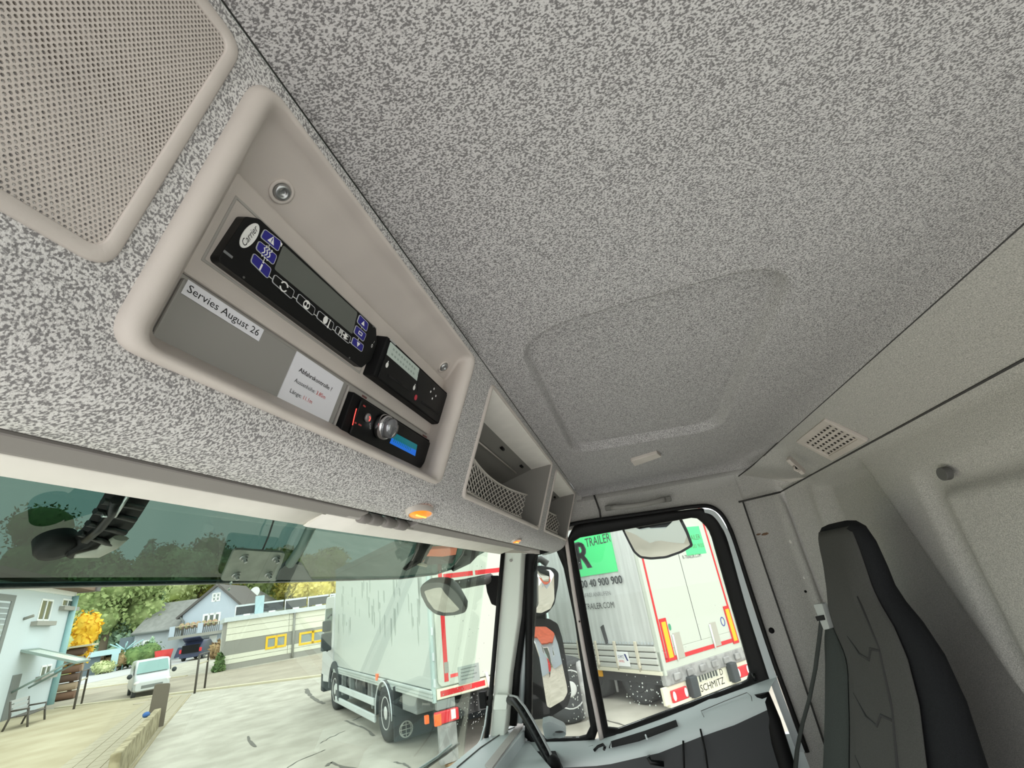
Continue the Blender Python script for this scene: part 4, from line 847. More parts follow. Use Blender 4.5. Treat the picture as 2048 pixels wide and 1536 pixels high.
MB().prism(ccw(FV.poly([(576, 1126), (604, 1130), (624, 1160), (552, 1160), (560, 1140)], .012)), FV, .004, .012).build('stay_foot', mat('stay_foot_grey', (48, 58, 58), .5), sb)
# ---- mirrors
def FNm(o, n):
    n = A(*n) / np.linalg.norm(n); u = np.cross(A(0, 0, 1), n); u /= np.linalg.norm(u); return Fr(o, u, np.cross(n, u))
def mirror_normal(c, r): v = c / np.linalg.norm(c); r = A(*r) / np.linalg.norm(r); return r - v
def mirror(name, lab, c, r, glasspx, housepx, depth, bulge=.004, m=None):
    f = FNm(c, mirror_normal(c, r)); t = thing(name, lab, 'mirror', c)
    gp = ccw(f.poly(glasspx)); gp = rounded(gp, .008, 3); hp = rounded(ccw(f.poly(housepx)), .012, 3)
    ctr = np.mean(np.array(gp), 0); loops = []
    for s in (1, .8, .6, .4, .2, .02): loops.append([f.P(*(ctr + (A(*p) - ctr) * s), .003 + bulge * (1 - s * s)) for p in gp])
    MB().rings(loops, cap1=True).build('mirror_glass', M['mirror'], t)
    hc_ = np.mean(np.array(hp), 0)
    MB().rings([[f.P(*p, .004) for p in hp], [f.P(*p, -.01) for p in hp], [f.P(*(hc_ + (A(*p) - hc_) * .93), -.5 * depth) for p in hp], [f.P(*(hc_ + (A(*p) - hc_) * .6), -depth) for p in hp]], cap0=True, cap1=True).build('housing', m or M['blackm'], t, bevel=.003)
    return t, f
z4 = lambda pts: [(800 + x / 7.877, 1080 + y / 7.877) for x, y in pts]
c = onx(885, 1200, 1.66)
t, f = mirror('kerb_mirror', 'kerb view mirror on a black arm in front of the windscreen, showing yard asphalt', c, (-.10, .55, -.75),
  z4([(345, 770), (540, 712), (660, 700), (720, 800), (1000, 1105), (890, 1155), (700, 1162), (530, 1105), (410, 940)]), z4([(318, 735), (420, 672), (620, 655), (770, 695), (930, 850), (1055, 1080), (1030, 1132), (900, 1172), (700, 1190), (560, 1160), (430, 1050), (335, 860)]), .06, .004, M['darkplast'])
MB().tube([onx(*p, x) for p, x in zip(z4([(760, 720), (1000, 690), (1250, 640), (1420, 610)]), [1.69, 1.75, 1.82, 1.88])], [.016, .017, .018, .02], 10).build('arm', M['darkplast'], t)
MB().rings([[onx(*p, 1.90) for p in z4(q)] for q in []] or [[onx(*p, d) for p in z4([(1330, 560), (1560, 560), (1560, 1060), (1440, 1010), (1370, 820)])] for d in (1.86, 1.93)], cap0=True, cap1=True, smooth=False).build('arm_mount', M['blackm'], t, bevel=.004)
z6 = lambda pts: [(1040 + x / 3.657, 1080 + y / 3.657) for x, y in pts]
cm = onx(1100, 1325, 2.02); refl = (.20, -.97, -.045)
t, f = mirror('door_mirror', 'large rectangular door mirror reflecting a red-roofed house and red car', cm, refl,
  z6([(62, 590), (180, 592), (246, 640), (282, 740), (358, 1100), (362, 1150), (330, 1212), (212, 1284), (186, 1268), (122, 850), (70, 690)]), z6([(40, 600), (95, 576), (205, 574), (272, 612), (306, 720), (345, 950), (372, 1120), (345, 1215), (215, 1296), (60, 1320), (40, 900)]), .09)
MB().rings([[onx(*p, d) for p in z6([(76, 690), (118, 850), (182, 1275), (165, 1310), (60, 1318), (66, 900)])] for d in (1.99, 2.01)], cap0=True, cap1=True, smooth=False).build('inner_cowl', mat('slate_cowl', (72, 80, 84), .5), t, bevel=.003)
c = onx(1088, 1183, 2.02)
t2, f = mirror('wide_angle_mirror', 'smaller wide angle mirror above the large door mirror', c, (.24, -.95, -.10),
  z6([(98, 225), (118, 214), (218, 210), (246, 242), (250, 440), (222, 508), (150, 543), (98, 538)]), z6([(80, 195), (150, 186), (250, 206), (281, 242), (276, 330), (250, 470), (205, 530), (140, 556), (80, 550)]), .06, .012)
MB().tube([onx(*p, 2.05) for p in z6([(100, 150), (150, 140), (200, 175)])], .014, 8).build('mounting_arm', M['darkplast'], t2)
MB().tube([onx(*p, 2.04) for p in z6([(100, 556), (190, 556)])], .014, 8).build('lower_bracket', M['blackm'], t2)
z8 = lambda pts: [(1150 + x / 6.606, 960 + y / 6.606) for x, y in pts]
c = onx(1310, 1070, 2.12)
rm_, f = mirror('ramp_mirror', 'curved ramp mirror above the door window showing truck side and ground', c, (-.20, .05, -.95),
  z8([(632, 650), (700, 790), (780, 938), (860, 1008), (1000, 1024), (1200, 1008), (1400, 938), (1542, 856), (1480, 690), (1385, 500), (1370, 440), (900, 440), (660, 540)]), z8([(615, 640), (690, 795), (770, 950), (855, 1026), (1000, 1046), (1205, 1028), (1410, 955), (1562, 864), (1500, 690), (1395, 480), (1370, 420), (900, 420), (640, 530)]), .07, .012)
MB().tube([c + A(.0, .02, .06), c + A(-.02, .02, .16), c + A(-.16, .02, .20), A(1.80, c[1] + .02, .27)], .014, 8).build('mirror_arm', M['blackm'], rm_)
# ---- wiper
wp = thing('windscreen_wiper', 'black windscreen wiper parked at the foot of the windscreen', 'wiper', ony(880, 1528, .72))
Z3b = lambda pts: [(640 + x / 6.4, 1300 + y / 6.4) for x, y in pts]
MB().tube([ony(*p, .70) for p in Z3b([(1780, 1200), (1600, 1330), (1400, 1460), (1250, 1560), (1000, 1720)])], [.004, .006, .007, .008, .009], 8).build('arm', M['black'], wp)
MB().tube([ony(*p, .69) for p in Z3b([(1680, 1215), (1500, 1370), (1300, 1500), (1100, 1640)])], .0035, 6).build('blade', mat('blade_grey', (150, 158, 160), .4), wp)
# ---- rain drops on the glass
wm = mat('raindrop_water', (240, 246, 244), .05); wm.node_tree.nodes['Principled BSDF'].inputs['Transmission Weight'].default_value = .9; wm.node_tree.nodes['Principled BSDF'].inputs['IOR'].default_value = 1.33
rnd = random.Random(3); mb = MB()
def dropon(fr, px, py, r, d):
    try: u, v = fr.px(px, py, d)
    except Exception: return
    mb.ball(fr.P(u, v, d), (r, r * 1.15, r * .45), 7, 5, fr)
for i in range(110):
    x = rnd.gauss(940, 22); y = rnd.uniform(1375, 1460) if i < 70 else rnd.uniform(1130, 1400)
    if x < 985 - (y - 1100) * .03: dropon(FW, x, y, rnd.uniform(.0009, .0022), -.005)
for x, y in [(903, 1152), (908, 1162), (930, 1150), (937, 1161), (963, 1155), (919, 1164), (885, 1138), (890, 1135), (462, 1166), (458, 1178), (880, 1143)]: dropon(FW, x, y, .0022, -.005)
main_drops = MB()
dr = mb.build('rain_drops', wm, win); tag(dr, kind='stuff')
mb = MB()
for i in range(150):
    if i < 40: x, y = rnd.gauss(1292, 24), rnd.gauss(1390, 16)
    elif i < 95: x, y = rnd.gauss(1160, 14), rnd.uniform(1330, 1450)
    else: x, y = rnd.uniform(1090, 1480), rnd.uniform(1100, 1420)
    q = FX.px(x, y, -.013)
    if sdrr(q[0], q[1], main) < -.006 or sdrr(q[0], q[1], quart) < -.006: dropon(FX, x, y, rnd.uniform(.0009, .0026) if i < 95 else rnd.uniform(.0006, .0013), -.013)
dr = mb.build('rain_drops', wm, door); tag(dr, kind='stuff')
# ================================================================ the yard outside
ME = dict(
 asphalt=mat('worn_asphalt', (168, 164, 152), .95, col2=(190, 186, 174), gscale=1.3, lo=.35, hi=.65, detail=9, bump=.5, bscale=60, spec=.08),
 paving=mat('sandy_paving', (166, 156, 130), .95, col2=(184, 175, 150), gscale=.7, lo=.35, hi=.7, detail=7, spec=.08),
 road=mat('grey_road', (158, 150, 136), .95, col2=(176, 168, 152), gscale=.6, lo=.35, hi=.7, detail=7, spec=.08), drive=mat('light_drive', (176, 176, 176), .95),
 grass=mat('meadow', (140, 152, 98), .95, col2=(176, 182, 124), gscale=.3, detail=6), kerb=mat('pale_kerb', (200, 192, 166), .9), crack=mat('tar_crack', (108, 106, 98), .9),
 concrete=mat('mossy_concrete', (138, 128, 100), .95, col2=(176, 166, 136), gscale=4, detail=6), timber=mat('grey_timber', (112, 104, 92), .9),
 render_=mat('white_render', (200, 210, 213), .85), pale=mat('pale_blue_render', (186, 196, 208), .85), lean=mat('grey_render', (178, 184, 188), .85), slate=mat('slate_roof', (140, 140, 138), .85, grain=.08, gscale=2), roofedge=mat('dark_roof_edge', (96, 92, 90), .8),
 cream=mat('cream_cladding', (222, 222, 204), .7), greyband=mat('grey_cladding', (146, 146, 138), .7), plinth=mat('grey_plinth', (156, 154, 146), .8), yellow=mat('yellow_window_frame', (240, 196, 36), .5), pane=mat('far_window_pane', (150, 160, 156), .15), paned=mat('dark_window_pane', (96, 104, 98), .15), winwhite=mat('white_window_frame', (240, 242, 240), .5),
 shutter=mat('cream_shutter', (214, 208, 180), .6), gutter=mat('green_downpipe', (150, 190, 192), .4), canopy=mat('clear_canopy', (206, 216, 206), .3), canopyf=mat('canopy_frame', (140, 156, 150), .5), door=mat('grey_door', (120, 124, 122), .6),
 brown=mat('brown_boards', (118, 98, 82), .9), shed=mat('blue_grey_shed', (108, 120, 128), .8), panel=mat('solar_panel', (66, 68, 70), .25), alu=mat('aluminium', (206, 214, 216), .4, metal=.3), bluebox=mat('pale_blue_flue', (172, 200, 206), .6),
 van=mat('white_van_paint', (202, 207, 207), .25), vglass=mat('van_glass', (130, 164, 160), .1), tyre=mat('tyre_rubber', (64, 66, 66), .85), rim=mat('silver_rim', (212, 214, 210), .5), carblue=mat('dark_blue_paint', (52, 58, 84), .3), red=mat('red_paint', (206, 48, 44), .45), railm=mat('dark_rail', (84, 80, 74), .6),
 box=mat('white_box_body', (192, 201, 196), .35), boxdirty=mat('streaked_grime', (158, 168, 162), .5), boxrail=mat('white_rail', (190, 199, 195), .4), redtape=mat('red_reflective_tape', (204, 36, 42), .5), chassis=mat('dark_chassis', (62, 64, 64), .8), flap=mat('black_mud_flap', (58, 64, 66), .75), greybox=mat('grey_toolbox', (132, 138, 136), .7), lampred=mat('red_lamp_lens', (214, 40, 52), .25), lampor=mat('orange_lamp_lens', (250, 110, 40), .25), lampw=mat('clear_lamp_lens', (232, 228, 226), .2), siderail=mat('aluminium_side_rail', (206, 214, 212), .45),
 curtain=mat('grey_trailer_curtain', (186, 190, 186), .7, col2=(200, 204, 200), gscale=1.5, stretch=(6, 6, .5), detail=4), green=mat('green_print', (82, 222, 136), .7), dkprint=mat('dark_grey_print', (70, 72, 72), .7), doorw=mat('white_trailer_door', (192, 198, 186), .45), orange=mat('amber_reflector', (252, 182, 20), .45), greyplate=mat('grey_plate', (172, 170, 158), .6), bumper=mat('pale_bumper', (226, 222, 200), .6), gsteel=mat('dirty_steel', (150, 150, 148), .55, grain=.2, gscale=6), pinkred=mat('pale_red_stripe', (232, 84, 84), .5),
)
def vplane(p0, p1):                          # vertical plane through two ground points, u along the wall, w towards the eye
    a, b = gnd(*p0), gnd(*p1); f = Fr(a, b - a, (0, 0, 1))
    if f.w @ a > 0: f = Fr(b, a - b, (0, 0, 1))
    return f
lot = MB().add([A(-60, -60, GZ), A(140, -60, GZ), A(140, 150, GZ), A(-60, 150, GZ)], [(0, 1, 2, 3)]).build('parking_lot', ME['asphalt']); tag(lot, kind='structure')
ap = MB().prism([(-22, -9), (1.0, -9), (1.0, .9), (.4, 1.2), (-1.0, 7.5), (-22, 7.5)], Fr((0, 0, GZ), (1, 0, 0), (0, 1, 0)), -.1, .02).build('bounce_apron', mat('pale_bounce_slab', (232, 230, 226), .9, grain=.03, gscale=2)); tag(ap, kind='structure')  # unseen pale slab, added to bounce daylight up into the cab
def slab(name, pts, m, h, parent=None):
    q = [gnd(*p) for p in pts]; return MB().prism([(p[0], p[1]) for p in q], Fr((0, 0, GZ), (1, 0, 0), (0, 1, 0)), -.2, h).build(name, m, parent)
FGd = Fr((0, 0, GZ), (1, 0, 0), (0, 1, 0))
e = [gnd(*p)[:2] for p in [(383, 1389), (316, 1470), (268, 1536)]]
dirn = (e[2] - e[0]) / np.linalg.norm(e[2] - e[0])
pv = MB().prism([tuple(e[0]), tuple(e[1]), tuple(e[2]), tuple(e[2] + dirn * 12), tuple(e[2] + dirn * 12 + A(-18, 10)), (6, 40), (19.4, 40), (20.6, 28)], FGd, -.1, .03).build('paved_forecourt', ME['paving']); tag(pv, kind='structure')
rd = MB().prism([(21.0, -30), (21.0, 70), (28.5, 90), (29.5, 26), (38, 16), (60, -8), (60, -30)], FGd, -.1, .012).build('road', ME['road']); tag(rd, kind='structure')
kb = MB()
for pts, wd in [([(20.85, -5), (20.85, 14.5), (20.75, 21), (20.7, 29)], .14), ([(28.2, 80), (28.6, 40), (28.9, 30)], .10), ([(26.2, 75), (26.2, 52)], .08)]:
    for a, b in zip(pts[:-1], pts[1:]):
        d_ = A(*b) - A(*a); n_ = A(-d_[1], d_[0]) / np.linalg.norm(d_) * wd; kb.prism([tuple(A(*a) + n_), tuple(A(*a) - n_), tuple(A(*b) - n_), tuple(A(*b) + n_)], FGd, .0, .07)
kb = kb.build('trim_9', ME['kerb']); tag(kb, kind='structure')
dw = MB().prism([(30, 44), (44, 46), (60, 60), (80, 90), (60, 110), (30, 90)], FGd, 0, .02).build('driveway', ME['drive']); tag(dw, kind='structure')
# edge strip of long paving slabs
s0, s1 = e[0], e[2] + dirn * 2; nrm = A(-dirn[1], dirn[0]); nrm = nrm if nrm[0] < 0 else -nrm
L_ = np.linalg.norm(s1 - s0)
pv_m = mat('paver_strip', (168, 160, 138), .95)
proto = None
for k in range(int(L_ / .55)):
    for j in range(5):
        a = s0 + dirn * (.55 * k + .015) + nrm * (.06 + .32 * j)
        if proto is None:
            proto = MB().prism([tuple(a), tuple(a + dirn * .52), tuple(a + dirn * .52 + nrm * .30), tuple(a + nrm * .30)], FGd, .02, .045).build('paver', pv_m, pv); p0_ = a
        else:
            c_ = proto.copy(); C.objects.link(c_); c_.parent = pv; c_.location = Vector((a[0] - p0_[0], a[1] - p0_[1], 0))
for pts, r in [([(612, 1378), (618, 1388), (624, 1395), (636, 1402), (648, 1408)], .10), ([(690, 1441), (710, 1450), (728, 1456), (748, 1472)], .05), ([(652, 1532), (664, 1525), (684, 1534), (710, 1538)], .05), ([(495, 1472), (500, 1484), (512, 1494)], .05), ([(640, 1487), (662, 1474), (690, 1462)], .02), ([(706, 1442), (730, 1431)], .03), ([(570, 1540), (600, 1520), (650, 1500)], .02), ([(1210, 1440), (1260, 1455)], .03), ([(786, 1524), (808, 1528), (820, 1536)], .03)]:
    q = []
    for i in range(len(pts) - 1):
        for t in np.linspace(0, 1, 5)[:-1]: q.append(A(*pts[i]) * (1 - t) + A(*pts[i + 1]) * t + A(rnd.uniform(-1.5, 1.5), rnd.uniform(-1, 1)))
    q.append(A(*pts[-1])); g_ = [gnd(*p) for p in q]
    Lq, Rq = [], []
    for i, p in enumerate(g_):
        d_ = g_[min(i + 1, len(g_) - 1)] - g_[max(i - 1, 0)]; n_ = A(-d_[1], d_[0], 0) / (np.linalg.norm(d_) or 1) * r * rnd.uniform(.5, 1.2) * .7
        Lq.append(p + n_ + A(0, 0, .006)); Rq.append(p - n_ + A(0, 0, .006))
    MB().rings([Lq, Rq], closed=False, smooth=False).build('crack', ME['crack'], lot)
for px, py, lab in [(290, 1406, 'round manhole cover in the paving nearer the white van, left one'), (319, 1397, 'round manhole cover in the paving, right one beside the slab edge')]:
    g_ = gnd(px, py); t = MB().lathe([(.42, -.03), (.42, .05), (.36, .055), (.36, .045), (.0005, .045)], Fr(g_, (1, 0, 0), (0, 1, 0)), 24).build('manhole_cover', mat('worn_iron', (178, 168, 146), .8)); tag(t, lab, 'manhole cover', 'manhole covers')
# low concrete planter wall with a timber post
a, b = gnd(306, 1462), gnd(236, 1552); d_ = (b - a) / np.linalg.norm(b - a); f = Fr(a, d_, np.cross(A(0, 0, 1), d_))
pw_ = thing('planter_wall', 'low mossy concrete wall beside the forecourt edge', 'wall', (a + b) / 2)
n_seg = 5; ln = np.linalg.norm(b - a) / n_seg * 1.2
for k in range(n_seg): MB().box(f, k * ln + .01, (k + 1) * ln - .01, -.05, .12, 0, .55).build('concrete_block', ME['concrete'], pw_, bevel=.02)
ps_ = thing('timber_post', 'weathered grey plank standing at the end of the low wall', 'post', a + A(0, 0, .0))
MB().prism(rounded([(-.22, .0), (.22, .0), (.24, 1.15), (-.16, 1.2)], .06, 3), Fr(a - d_ * .22 + A(0, 0, .0), (.75, -.66, 0), (0, 0, 1)), -.05, .05).build('plank', ME['timber'], ps_, bevel=.01)
bb = thing('blue_rag', 'small blue rag lying on the low wall', 'rag', a + d_ * 1.2 + A(0, 0, .55)); MB().ball(a + d_ * 1.3 - f.v * .1 + A(0, 0, .58), (.22, .09, .07), 8, 5, f).build('cloth', mat('blue_cloth', (60, 100, 160), .9), bb)
# ---------------------------------------------------------------- generic builders
def window(parent, fr, quad, m=None, pane=None, mull=1, fw=.07, d=.04, bar=False, name='window'):
    p = [fr.px(*q) for q in quad]; x0 = min(p[0][0], p[3][0]) * .5 + max(p[0][0], p[3][0]) * .5; x1 = (p[1][0] + p[2][0]) / 2; y1 = (p[0][1] + p[1][1]) / 2; y0 = (p[2][1] + p[3][1]) / 2
    if x1 < x0: x0, x1 = x1, x0
    if y1 < y0: y0, y1 = y1, y0
    w_ = MB().frame(rrect(x0, y0, x1, y1), rrect(x0 + fw, y0 + fw, x1 - fw, y1 - fw), fr, -.05, d).build(name, m or ME['winwhite'], parent)
    for k in range(1, mull + 1):
        x = x0 + (x1 - x0) * k / (mull + 1); MB().box(fr, x - fw * .6, x + fw * .6, y0, y1, -.04, d).build('mullion', m or ME['winwhite'], w_)
    if bar: MB().box(fr, x0, x1, (y0 + y1) / 2 - fw * .4, (y0 + y1) / 2 + fw * .4, -.04, d).build('glazing_bar', m or ME['winwhite'], w_)
    for k in range(mull + 1):
        a_, b_ = x0 + (x1 - x0) * k / (mull + 1), x0 + (x1 - x0) * (k + 1) / (mull + 1); MB().box(fr, a_ + fw * .5, b_ - fw * .5, y0 + fw * .5, y1 - fw * .5, -.04, .008).build('pane', pane or ME['pane'], w_)
    return x0, x1, y0, y1
def wheel(parent, c, axis, r, w_, name='wheel', rim=None):
    f = Fr(c, np.cross(A(0, 0, 1), axis), (0, 0, 1))
    if f.w @ A(*axis) < 0: f = Fr(c, -np.cross(A(0, 0, 1), axis), (0, 0, 1))
    t = MB().lathe([(r * .6, -w_), (r * .93, -w_), (r, -w_ * .8), (r, -w_ * .15), (r * .95, 0), (r * .72, .012), (r * .60, -.01)], f, 32).build(name, ME['tyre'], parent)
    MB().lathe([(r * .60, -.02), (r * .58, .0), (r * .52, -.02), (r * .46, -.045), (r * .26, -.05), (r * .24, -.01), (r * .18, .0), (.001, .0)], f, 24).build('rim', rim or ME['rim'], t)
    for k in range(8): a_ = k * math.pi / 4; MB().lathe([(r * .03, -.05), (r * .03, -.025), (.001, -.02)], f.at(r * .36 * math.cos(a_), r * .36 * math.sin(a_)), 6).build('wheel_nut', rim or ME['rim'], t)
    return t
# ================================================================ white box truck
sA = A(.7071, .7071, 0); eA = A(.7071, -.7071, 0)
pb = gnd(775, 1484); FS = Fr(pb, -sA, (0, 0, 1))                    # its long side, w towards us
bt = thing('box_truck', 'white refrigerated box truck parked behind the windscreen, grey side rails and black mud flap', 'truck', pb + eA * 1.2 + sA * 2)
cR = FS.px(930, 1402)                                              # lower rear corner of the body
cF = FS.px(667, 1344); uR, uF = FS.px(872, 1300)[0], FS.px(670, 1250)[0]
zbot = (FS.px(866, 1403)[1] + FS.px(667, 1345)[1]) / 2; ztop = zbot + 2.75; zrail = FS.px(860, 1380)[1]
Wd = 2.5
uR = FS.px(866, 1403)[0]; uF = FS.px(667, 1345)[0]
MB().box(FS, uF, uR, zrail, ztop, -Wd, 0).build('box_body', ME['box'], bt, bevel=.02)
MB().box(FS, uF, uR, zbot, zrail - .01, -Wd, .02).build('lower_rail', ME['boxrail'], bt, bevel=.015)
for k in (.33, .66): MB().box(FS, uF, uR, zbot + (zrail - zbot) * k - .008, zbot + (zrail - zbot) * k + .008, -.01, .026).build('rail_groove', ME['boxdirty'], bt)
MB().box(FS, uF, uR, ztop - .13, ztop + .03, -Wd, .02).build('upper_rail', ME['boxrail'], bt, bevel=.02)
FRr = Fr(FS.P(uR, 0, 0), eA, (0, 0, 1))                             # rear face, w towards us
zr = lambda px, py: FRr.px(px, py)
MB().box(FRr, .0, .05, zbot - .02, ztop, -.06, .03).build('corner_post', mat('hinge_post', (176, 196, 192), .5), bt, bevel=.008)
MB().box(FRr, Wd - .05, Wd, zbot - .02, ztop, -.06, .03).build('corner_post', mat('hinge_post', (176, 196, 192), .5), bt, bevel=.008)
for k in range(7): MB().box(FRr, .01, .045, zbot + .2 + k * .38, zbot + .32 + k * .38, .03, .045).build('hinge', ME['alu'], bt)
dl, dr2 = .09, Wd - .09; dzb = (zr(880, 1374)[1])
lift = MB().prism(rounded([(dl, dzb + .06), (dl + .06, dzb), (dr2 - .06, dzb), (dr2, dzb + .06), (dr2, ztop - .1), (dl, ztop - .1)], .03, 3), FRr, -.02, .05).build('tail_lift', ME['doorw'], bt, bevel=.008)
r0_, r1_ = zr(872, 1240), zr(884, 1368)
MB().box(FRr, .20, .275, dzb + .06, ztop - .55, .05, .054).build('red_tape', ME['redtape'], bt)
MB().box(FRr, Wd - .275, Wd - .20, dzb + .06, ztop - .55, .05, .054).build('red_tape', ME['redtape'], bt)
tl = zr(905, 1151)[1]
for a_, b_ in [(.30, .9), (.95, 1.5), (1.54, 1.72), (1.8, 2.3)]: MB().box(FRr, a_, b_, tl - .04, tl + .04, .05, .054).build('red_tape', ME['redtape'], bt)
MB().box(FRr, .06, Wd - .06, dzb - .17, dzb - .02, -.04, .04).build('rear_sill', ME['bumper'], bt, bevel=.01)
for a_, b_ in [(.12, .95), (1.25, 2.38)]: MB().box(FRr, a_, b_, dzb - .135, dzb - .055, .04, .044).build('red_tape', ME['redtape'], bt)
x, y = zr(935, 1347); k = MB().box(FRr, x - .20, x + .20, y - .13, y + .13, .05, .058).build('data_plate', mat('plate_grey', (150, 160, 154), .5), bt)
for i in range(4): MB().box(FRr, x - .15, x + .15 - .05 * (i % 2), y + .08 - i * .05, y + .095 - i * .05, .058, .060).build('plate_line', mat('plate_text', (110, 118, 114), .6), k)
MB().box(FRr, .31, .62, dzb + .10, dzb + .15, .05, .053).build('maker_strip', ME['pinkred'], bt)
x, y = zr(889, 1335); MB().box(FRr, x - .03, x + .05, y - .08, y + .08, .05, .056).build('warning_sticker', ME['greyband'], bt)
for dx in (0, .16): 
    x = .98 + dx; MB().tube([FRr.P(x, dzb + .05, .07), FRr.P(x + .02, dzb - .12, .10), FRr.P(x + .07, dzb - .30, .08)], .025, 8).build('lift_arm', ME['winwhite'], bt)
# grime streaks on the upper side
gr = random.Random(11)
for k in range(46):
    u_ = uR + (uF - uR) * (1 - gr.random() ** .8 * .96) ; h_ = gr.uniform(.10, .55); vt_ = FS.px(760, 1185)[1] + gr.uniform(-.55, .45); w_ = gr.uniform(.02, .07)
    MB().prism([(u_ - w_, vt_), (u_ + w_, vt_ - .03), (u_ + w_ * .9, vt_ - h_ * .8), (u_ + w_ * .2, vt_ - h_), (u_ - w_ * .8, vt_ - h_ * .75)], FS, .0, .0022).build('grime_streak', ME['boxdirty'], bt)
# running gear
cw = FS.px(775, 1436); rw = .48; c2 = FS.px(668, 1392)
wheel(bt, FS.P(0, rw, .04), eA * -1, rw, .34); wheel(bt, FS.P(FS.px(668, 1420)[0], rw, .0), eA * -1, rw, .28)
wheel(bt, FS.P(0, rw, -Wd + .30), eA, rw, .34); wheel(bt, FS.P(FS.px(668, 1420)[0], rw, -Wd + .28), eA, rw, .28)
MB().rings([[FS.P(.0 + r_ * math.cos(t), rw + r_ * math.sin(t), h) for t in np.linspace(-.1, math.pi + .15, 18)] for r_, h in [(rw + .05, -.36), (rw + .05, .06), (rw + .09, .07), (rw + .09, -.36)]], closed=False).build('mudguard', ME['flap'], bt, solid=.01)
MB().tube([FS.P((rw + .075) * math.cos(t), rw + (rw + .075) * math.sin(t), .075) for t in np.linspace(-.1, math.pi + .15, 18)], .018, 6).build('mudguard_trim', ME['alu'], bt)
fx0 = .62
fl = MB().box(FRr.at(-(uR - fx0) * 0, 0), 0, 0, 0, 0, 0, 0); fl = MB()
FLp = Fr(FS.P(fx0, 0, .06), eA, (0, 0, 1)); fl.box(FLp, .0, .95, .10, .98, -.02, .01); flp = fl.build('mud_flap', ME['flap'], bt)
fl2 = MB().box(FLp, Wd - .95, Wd, .10, .98, -.02, .01).build('mud_flap', ME['flap'], bt)
gx, gy = FLp.px(812, 1458)
gl_ = MB()
gl_.frame(ell(gx, gy, .135, .135, 28), ell(gx, gy, .115, .115, 28), FLp, .01, .014)
for k in (-.5, 0, .5):
    gl_.tube([FLp.P(gx + .128 * k * 1.5 * math.cos(t) , gy + .125 * math.sin(t), .012) for t in np.linspace(-math.pi / 2, math.pi / 2, 9)], .007, 5)
    gl_.tube([FLp.P(gx - .128 * math.sqrt(1 - (k * 1.1) ** 2), gy + .14 * k, .012), FLp.P(gx + .128 * math.sqrt(1 - (k * 1.1) ** 2), gy + .14 * k, .012)], .007, 5)
gl_.build('globe_emblem', mat('pale_emblem', (168, 172, 164), .7), flp)
MB().box(FS, uF - .2, uR - .1, .58, zbot - .02, -1.65, -.85).build('chassis', ME['chassis'], bt)
x0 = FS.px(802, 1392)[0]; MB().box(FS, x0, x0 + .75, .62, 1.06, -.70, -.02).build('tool_box', ME['greybox'], bt, bevel=.02)
for pa, pb_ in [((672, 1372), (748, 1400)), ((672, 1398), (750, 1432))]:
    a_, b_ = FS.px(*pa), FS.px(*pb_); h_ = (a_[1] + b_[1]) / 2; MB().box(FS, a_[0], b_[0] + .05, h_ - .09, h_ + .05, -.02, .03).build('side_rail', ME['siderail'], bt, bevel=.015)
for px in (682, 698, 742): u_ = FS.px(px, 1390)[0]; MB().box(FS, u_ - .05, u_ + .05, .42, zbot, -.12, -.02).build('rail_post', ME['greybox'], bt)
u_ = FS.px(692, 1380)[0]; MB().tube([FS.P(u_ - .5, .72, -.4), FS.P(u_ + .5, .72, -.4)], .26, 16).build('fuel_tank', ME['gsteel'], bt)
for px, m in ((718, 'gsteel'), (708, 'chassis')): u_ = FS.px(px, 1385)[0]; MB().box(FS, u_ - .2, u_ + .15, .5, 1.0, -.6, -.25).build('under_box', ME[m], bt, bevel=.02)
u_ = FS.px(756, 1379)[0]; MB().box(FS, u_ - .05, u_ + .06, 1.0, 1.12, .0, .04).build('side_lamp', ME['lampor'], bt)
# rear lamps and bumper post
x, y = zr(888, 1432); MB().box(FRr, x - .17, x + .24, y - .09, y + .08, -.02, .06).build('tail_lamp', ME['lampred'], bt, bevel=.015)
MB().box(FRr, x - .18, x - .07, y - .10, y + .06, .0, .066).build('indicator', ME['lampor'], bt, bevel=.01); MB().box(FRr, x + .10, x + .18, y - .06, y + .07, .0, .066).build('reversing_lamp', ME['lampw'], bt)
MB().box(FRr, x - .10, x + .20, y - .62, y - .11, -.06, .02).build('bumper_post', ME['gsteel'], bt); MB().box(FRr, x - .12, x + .2, y + .1, zbot, -.06, .02).build('bumper_post', ME['greybox'], bt)
MB().box(FRr, x + .0, x + .45, y - .86, y - .63, -.1, .08).build('step', mat('brown_step', (150, 120, 88), .7), bt, bevel=.02); MB().box(FRr, x + .17, x + .40, y - .79, y - .73, .08, .084).build('amber_strip', ME['orange'], bt)
MB().box(FRr, x - .30, x - .24, y - .05, y + .06, -.10, -.04).build('side_marker', ME['lampor'], bt)
MB().box(FRr, .5, Wd - .5, .55, zbot - .1, -1.0, -.25).build('lift_unit', ME['chassis'], bt)
